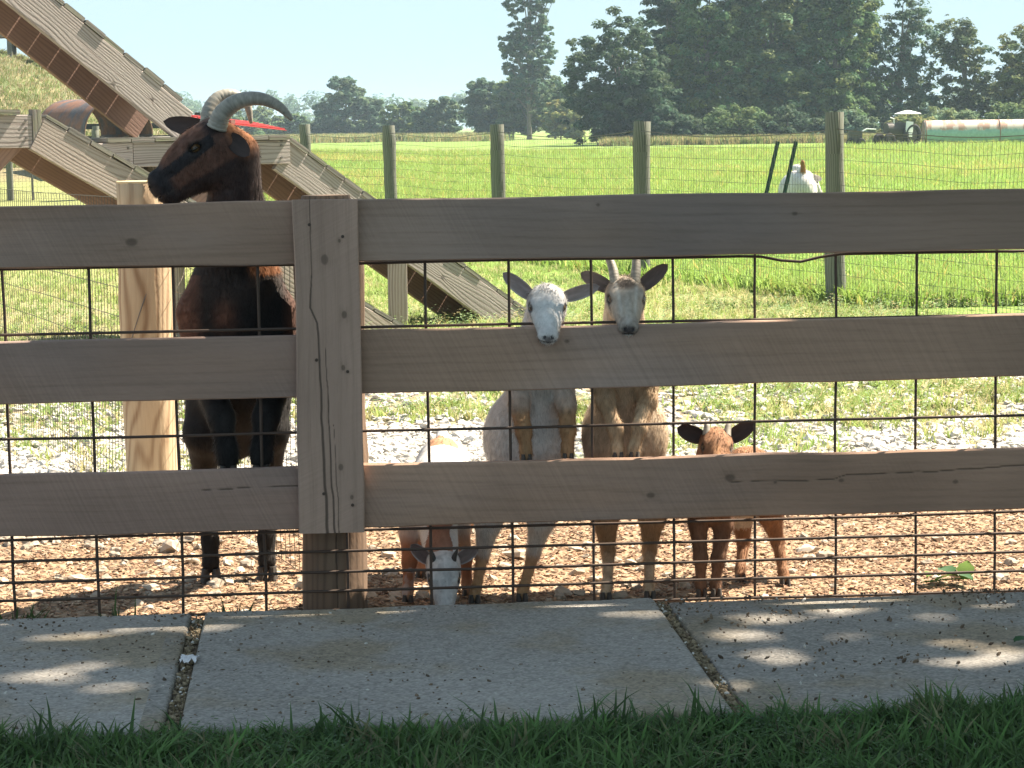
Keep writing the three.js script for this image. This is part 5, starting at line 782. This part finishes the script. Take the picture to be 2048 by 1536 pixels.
// small brown kid standing
{
  const hd = headFrame(V(1.007, 0.358, -0.17), V(-0.12, -0.42, 0.9), V(0, 0.9, 0.4), 0.152), col = [0.27, 0.135, 0.068], [hp, hc] = headPrims(hd, col, [0.16, 0.08, 0.05], 1.12), ch = (p, r, c) => p.slice(0, -1).map((q, i) => C(q, p[i + 1], r[i], r[i + 1], c, 0.014)), dk = [0.17, 0.088, 0.05];
  const fl = [[0.968, 0.2, -0.2], [0.962, 0.135, -0.185], [0.965, 0.045, -0.165], [0.964, -0.02, -0.16], [0.964, -0.034, -0.152]], fr = [[1.03, 0.2, -0.2], [1.028, 0.13, -0.185], [1.012, 0.045, -0.165], [1.003, -0.02, -0.16], [1.002, -0.034, -0.152]], hl = [[1.1, 0.2, -0.42], [1.105, 0.13, -0.36], [1.12, 0.045, -0.4], [1.1, -0.02, -0.34], [1.097, -0.034, -0.325]], hr = [[1.17, 0.21, -0.38], [1.172, 0.14, -0.3], [1.2, 0.055, -0.34], [1.203, -0.02, -0.275], [1.203, -0.034, -0.26]], R4 = [0.036, 0.024, 0.0165, 0.0115, 0.0135], R5 = [0.052, 0.036, 0.0165, 0.0115, 0.0135];
  const prims = [E([1.0, 0.205, -0.215], [0.062, 0.085, 0.085], null, col, 0.04), E([1.06, 0.195, -0.3], [0.072, 0.083, 0.12], quatYXZ(-0.75), col, 0.04), E([1.125, 0.22, -0.37], [0.07, 0.085, 0.1], quatYXZ(-0.75), col, 0.04), C([1.0, 0.25, -0.2], arr(hd.at(0.06, -0.1)), 0.056, 0.042, col, 0.03), C([1.16, 0.26, -0.43], [1.19, 0.24, -0.47], 0.02, 0.012, col, 0.02), ...ch(fl, R4, dk), ...ch(fr, R4, dk), ...ch(hl, R5, col), ...ch(hr, R5, col), ...hp];
  goat('small brown kid goat with horn buds peering over the lowest board', [1.06, PEN, -0.25], {
    prims, cuts: hc, cell: 0.003, head: hd, eyes: 1.1, colour: (x, y, z, c) => { const [f, u, s] = hd.local(x, y, z); if (y > 0.27 && f > -0.3 && z > -0.24) { c = mixc(c, [0.42, 0.22, 0.1], 0.6 * sstep(0.08, 0.02, Math.abs(s)) * sstep(0.45, 0.6, f)); c = mixc(c, [0.05, 0.03, 0.02], sstep(0.11, 0.05, Math.hypot(f - 0.39, (u - 0.055) * 1.4, Math.abs(s) - 0.2))); if (f > 0.88) c = mixc(c, [0.06, 0.04, 0.035], 0.7); } else if (y < 0.14 && y > 0.09 && x > 1.06 && x < 1.14) c = mixc(c, [0.6, 0.54, 0.47], 0.8); return grainy(x, y, z, y > 0.27 ? face(hd, x, y, z, c, 1.12) : c, 0.4); },
    ears: [[hd.at(0.1, 0.02, -0.18), V(0.905, 0.386, -0.16), V(0.1, -0.2, 0.9), 0.045, [0.035, 0.025, 0.024], [0.09, 0.045, 0.028]], [hd.at(0.1, 0.02, 0.18), V(1.11, 0.395, -0.16), V(-0.1, -0.2, 0.9), 0.045, [0.04, 0.027, 0.026], [0.09, 0.045, 0.028]]],
    horns: [[[hd.at(0.14, 0.12, -0.17), V(0.981, 0.39, -0.155), V(0.979, 0.402, -0.16)], 0.011, false], [[hd.at(0.14, 0.12, 0.17), V(1.037, 0.39, -0.155), V(1.043, 0.402, -0.16)], 0.011, false]],
    hooves: [fl, fr, hl, hr].map(l => [V(l[4][0], PEN + 0.001, l[4][2] + 0.004), V(0, 0, 1), 0.0125]), hairs: [40000, (x, y) => y > 0.3 ? 0.006 : 0.01, 0.0009, down, 24] });
}
// white and brown kid grazing, head down at the slab
{
  const hd = headFrame(V(0.299, 0.07, -0.15), V(0, -0.76, 0.62), V(0, 0.62, 0.76), 0.165), [hp, hc] = headPrims(hd, [0.55, 0.535, 0.53], [0.5, 0.47, 0.45], 1.06), ch = (p, r, c) => p.slice(0, -1).map((q, i) => C(q, p[i + 1], r[i], r[i + 1], c[Math.min(i, c.length - 1)], 0.014)), RD = [0.28, 0.11, 0.05], PK = [0.4, 0.22, 0.13];
  const fl = [[0.228, 0.19, -0.27], [0.217, 0.12, -0.24], [0.216, 0.05, -0.21], [0.21, -0.02, -0.2], [0.209, -0.034, -0.19]], fr = [[0.345, 0.19, -0.29], [0.353, 0.12, -0.28], [0.362, 0.05, -0.26], [0.366, -0.02, -0.25], [0.366, -0.034, -0.24]], hl = [[0.27, 0.2, -0.58], [0.25, 0.13, -0.53], [0.265, 0.05, -0.58], [0.258, -0.02, -0.52], [0.257, -0.034, -0.51]], hr = [[0.37, 0.2, -0.58], [0.385, 0.13, -0.53], [0.378, 0.05, -0.58], [0.374, -0.02, -0.52], [0.374, -0.034, -0.51]], RF = [0.034, 0.024, 0.018, 0.0125, 0.0145], RH = [0.048, 0.034, 0.017, 0.0125, 0.0145];
  const prims = [E([0.288, 0.2, -0.3], [0.072, 0.09, 0.1], null, WHT, 0.04), E([0.305, 0.21, -0.43], [0.082, 0.09, 0.13], null, WHT, 0.04), E([0.322, 0.235, -0.55], [0.075, 0.09, 0.1], null, WHT, 0.04), C([0.287, 0.17, -0.26], arr(hd.at(0.05, -0.06)), 0.055, 0.042, WHT, 0.03), C([0.325, 0.3, -0.62], [0.33, 0.33, -0.67], 0.02, 0.013, WHT, 0.02), ...ch(fl, RF, [WHT, RD, RD, PK]), ...ch(fr, RF, [WHT, PK, RD, PK]), ...ch(hl, RH, [WHT, RD, RD, PK]), ...ch(hr, RH, [WHT, PK, PK, PK]), ...hp];
  goat('white and rust-brown kid goat grazing with its head down', [0.295, PEN, -0.36], {
    prims, cuts: hc, cell: 0.003, head: hd, eyes: 1.04, colour: (x, y, z, c) => { const [f, u, s] = hd.local(x, y, z); if (f > 0 && y < 0.12 && z > -0.2) { c = mixc(c, [0.33, 0.325, 0.33], 0.6 * sstep(0.48, 0.64, fbm(x * 55, y * 55, z * 55, 4))); c = mixc(c, [0.08, 0.06, 0.055], sstep(0.1, 0.05, Math.hypot(f - 0.39, (u - 0.055) * 1.4, Math.abs(s) - 0.19))); } else { const w = (noise(x * 20, y * 20, z * 20) - 0.5) * 0.05; if (Math.abs(x - 0.292 + w) < 0.024 && y > 0.07 && y < 0.2 && z > -0.26) c = mixc(c, RD, 0.9); if (Math.hypot(x - 0.318 + w, (z + 0.56) * 0.7) < 0.045 && y > 0.26) c = mixc(c, [0.42, 0.19, 0.08], 0.9); } return grainy(x, y, z, y < 0.12 && z > -0.2 ? face(hd, x, y, z, c, 1.06) : c, 0.25); },
    ears: [[hd.at(0.1, 0.03, -0.19), V(0.217, 0.108, -0.13), V(0.1, -0.1, 0.9), 0.036, [0.13, 0.09, 0.085], [0.4, 0.37, 0.36]], [hd.at(0.1, 0.03, 0.19), V(0.389, 0.096, -0.13), V(-0.1, -0.1, 0.9), 0.036, [0.16, 0.12, 0.11], [0.42, 0.39, 0.38]]],
    horns: [[[V(0.275, 0.058, -0.118), V(0.272, 0.078, -0.11), V(0.267, 0.1, -0.105)], 0.009, false, HOOF], [[V(0.322, 0.058, -0.118), V(0.326, 0.078, -0.11), V(0.334, 0.098, -0.105)], 0.009, false, HOOF]],
    hooves: [fl, fr, hl, hr].map(l => [V(l[4][0], PEN + 0.001, l[4][2] + 0.004), V(0, 0, 1), 0.0125]), hairs: [22000, (x, y) => y < 0.1 ? 0.005 : 0.009, 0.0008, down, 25] });
}
// white goat standing far off beyond the wire fence, tail end towards us
{
  const g0 = groundY(4.32, -15), hd = headFrame(V(4.46, g0 + 0.72, -15.5), V(0.55, -0.5, -0.3), V(0, 1, 0), 0.24), [hp, hc] = headPrims(hd, WHT, [0.5, 0.42, 0.4]), leg = (x, z, r) => [C([x, g0 + 0.5, z], [x, g0 + 0.28, z - 0.03], r, 0.03, WHT, 0.03), C([x, g0 + 0.28, z - 0.03], [x, g0 + 0.05, z], 0.026, 0.02, WHT, 0.02)];
  goat('white goat standing beyond the wire fence beside the thick field post', [4.33, g0, -15.1], {
    prims: [E([4.3, g0 + 0.64, -14.95], [0.115, 0.15, 0.16], null, WHT, 0.03), E([4.24, g0 + 0.74, -15.0], [0.035, 0.045, 0.09], null, WHT, 0.03), E([4.37, g0 + 0.74, -15.0], [0.035, 0.045, 0.09], null, WHT, 0.03), E([4.33, g0 + 0.6, -15.25], [0.17, 0.18, 0.26], null, WHT, 0.05), C([4.3, g0 + 0.8, -14.9], [4.36, g0 + 0.8, -15.5], 0.03, 0.035, WHT, 0.03), C([4.38, g0 + 0.7, -15.4], arr(hd.at(0.05, -0.05)), 0.085, 0.065, WHT, 0.05), C([4.3, g0 + 0.79, -14.86], [4.28, g0 + 0.87, -14.8], 0.022, 0.018, [0.34, 0.16, 0.08], 0.02), ...leg(4.23, -14.9, 0.075), ...leg(4.4, -14.9, 0.075), ...leg(4.25, -15.35, 0.06), ...leg(4.42, -15.35, 0.06), ...hp], cuts: hc, cell: 0.012, colour: (x, y, z, c) => grainy(x, y, z, c, 0.2), head: hd,
    ears: [[hd.at(0.06, 0.04, 0.16), V(4.58, g0 + 0.7, -15.4), V(0, 0, 1), 0.07, [0.45, 0.4, 0.38], WHT], [hd.at(0.06, 0.04, -0.16), V(4.4, g0 + 0.78, -15.58), V(0, 0, 1), 0.07, [0.45, 0.4, 0.38], WHT]],
    hooves: [[4.23, -14.9], [4.4, -14.9], [4.25, -15.35], [4.42, -15.35]].map(([x, z]) => [V(x, g0, z), V(0, 0, -1), 0.024]), hairs: [9000, () => 0.02, 0.002, down, 26], group: undefined });
}

// ---------------------------------------------------------------- shade tree beside the viewer: its crown hangs over the sidewalk, above the picture
{
  const R = rng(404), sx = -SUN.x / SUN.y, sz = -SUN.z / SUN.y;     // how far a shadow moves for each metre of height
  const spots = [[-0.7, 0.19], [-0.52, 0.17], [-0.43, 0.29], [-0.53, 0.35], [-0.66, 0.36], [-0.5, 0.67], [-0.63, 0.75], [-0.55, 0.82], [-0.46, 0.88], [-0.29, 0.31], [0.67, 0.24], [0.76, 0.34], [0.82, 0.53], [0.95, 0.5], [1.0, 0.32], [1.05, 0.4], [0.99, 0.57], [1.0, 0.8], [0.97, 0.72], [1.24, 0.24], [1.22, 0.33], [1.44, 0.4], [1.22, 0.59], [1.37, 0.68], [1.48, 0.75], [1.34, 0.87], [1.5, 0.85], [1.4, 0.93], [1.62, 0.3], [0.8, 1.03], [-0.13, 0.19], [0.0, 0.16], [0.14, 0.2], [0.34, 0.33], [1.12, 0.2], [1.35, 0.2], [0.55, 0.2]];
  const t = thing('shade_tree', 'broad leafy tree beside the viewer that shades the sidewalk', 'tree', [6.4, -0.1, 3.6]);
  const pts = []; for (let k = 0; k <= 8; k++) pts.push(V((noise(k * 0.6, 1) - 0.5) * 0.3, k * 1.05 - 0.2, (noise(k * 0.6, 5) - 0.5) * 0.3));
  part('trunk', limb(pts, pts.map((_, k) => 0.32 * (1 - k / 10) * (k ? 1 : 1.3)), 12), BARK, t);
  const pos = [], nor = [], col = [], tips = [];
  for (let i = 0; i < 62000; i++) {
    const over = i < 40000, y = lerp(5.6, 9.6, R()), gx = over ? lerp(-2.6, 4.2, R()) : lerp(-5, 8, R()), gz = over ? lerp(0.1, 4.6, R()) : lerp(0.4, 11, R()), x = gx - sx * y, z = gz - sz * y;
    const edge = 0.2 + (fbm(gx * 1.6, 4, 0, 3) - 0.5) * 0.25; if (gz < edge) continue;
    if (spots.some(([a, b], k) => Math.hypot(gx - a, (gz - b) * (1 + 0.15 * (k % 3))) < 0.076 + 0.012 * (k % 3))) continue;
    const n = V(R() - 0.5, 0.7 + R() * 0.6, R() - 0.5).normalize(), a = V(R() - 0.5, R() - 0.5, R() - 0.5).cross(n).normalize(), b = n.clone().cross(a), L = 0.075 + 0.05 * R(), w = L * 0.62, k = 0.8 + 0.4 * R();
    const P = [[-L, 0, 0], [-0.1 * L, w, 0.1 * L], [L, 0, -0.1 * L], [-0.1 * L, -w, 0.1 * L]]; if (R() < 0.0012) tips.push(V(x, y, z));
    for (const q of [0, 2, 1, 0, 3, 2]) { const [pa, pb, pc] = P[q]; pos.push(x - 6.4 + a.x * pa + b.x * pb + n.x * pc, y + 0.1 + a.y * pa + b.y * pb + n.y * pc, z - 3.6 + a.z * pa + b.z * pb + n.z * pc); nor.push(n.x, n.y, n.z); col.push(0.075 * k, 0.125 * k, 0.04 * k); }
  }
  part('crown', geo(pos, null, { nor, col }), LEAF, t);
  for (const e of tips.slice(0, 26)) { const p0 = pts[4 + Math.floor(R() * 4)], p1 = e.clone().sub(V(6.4, -0.1, 3.6)); part('limb', limb([p0, p0.clone().lerp(p1, 0.5).add(V(0, 0.35, 0)), p1], [0.1, 0.055, 0.015], 6), BARK, t); }
}
scene.traverse(o => { if (o.isMesh) { o.castShadow = true; o.receiveShadow = true; } });
renderer.render(scene, camera);
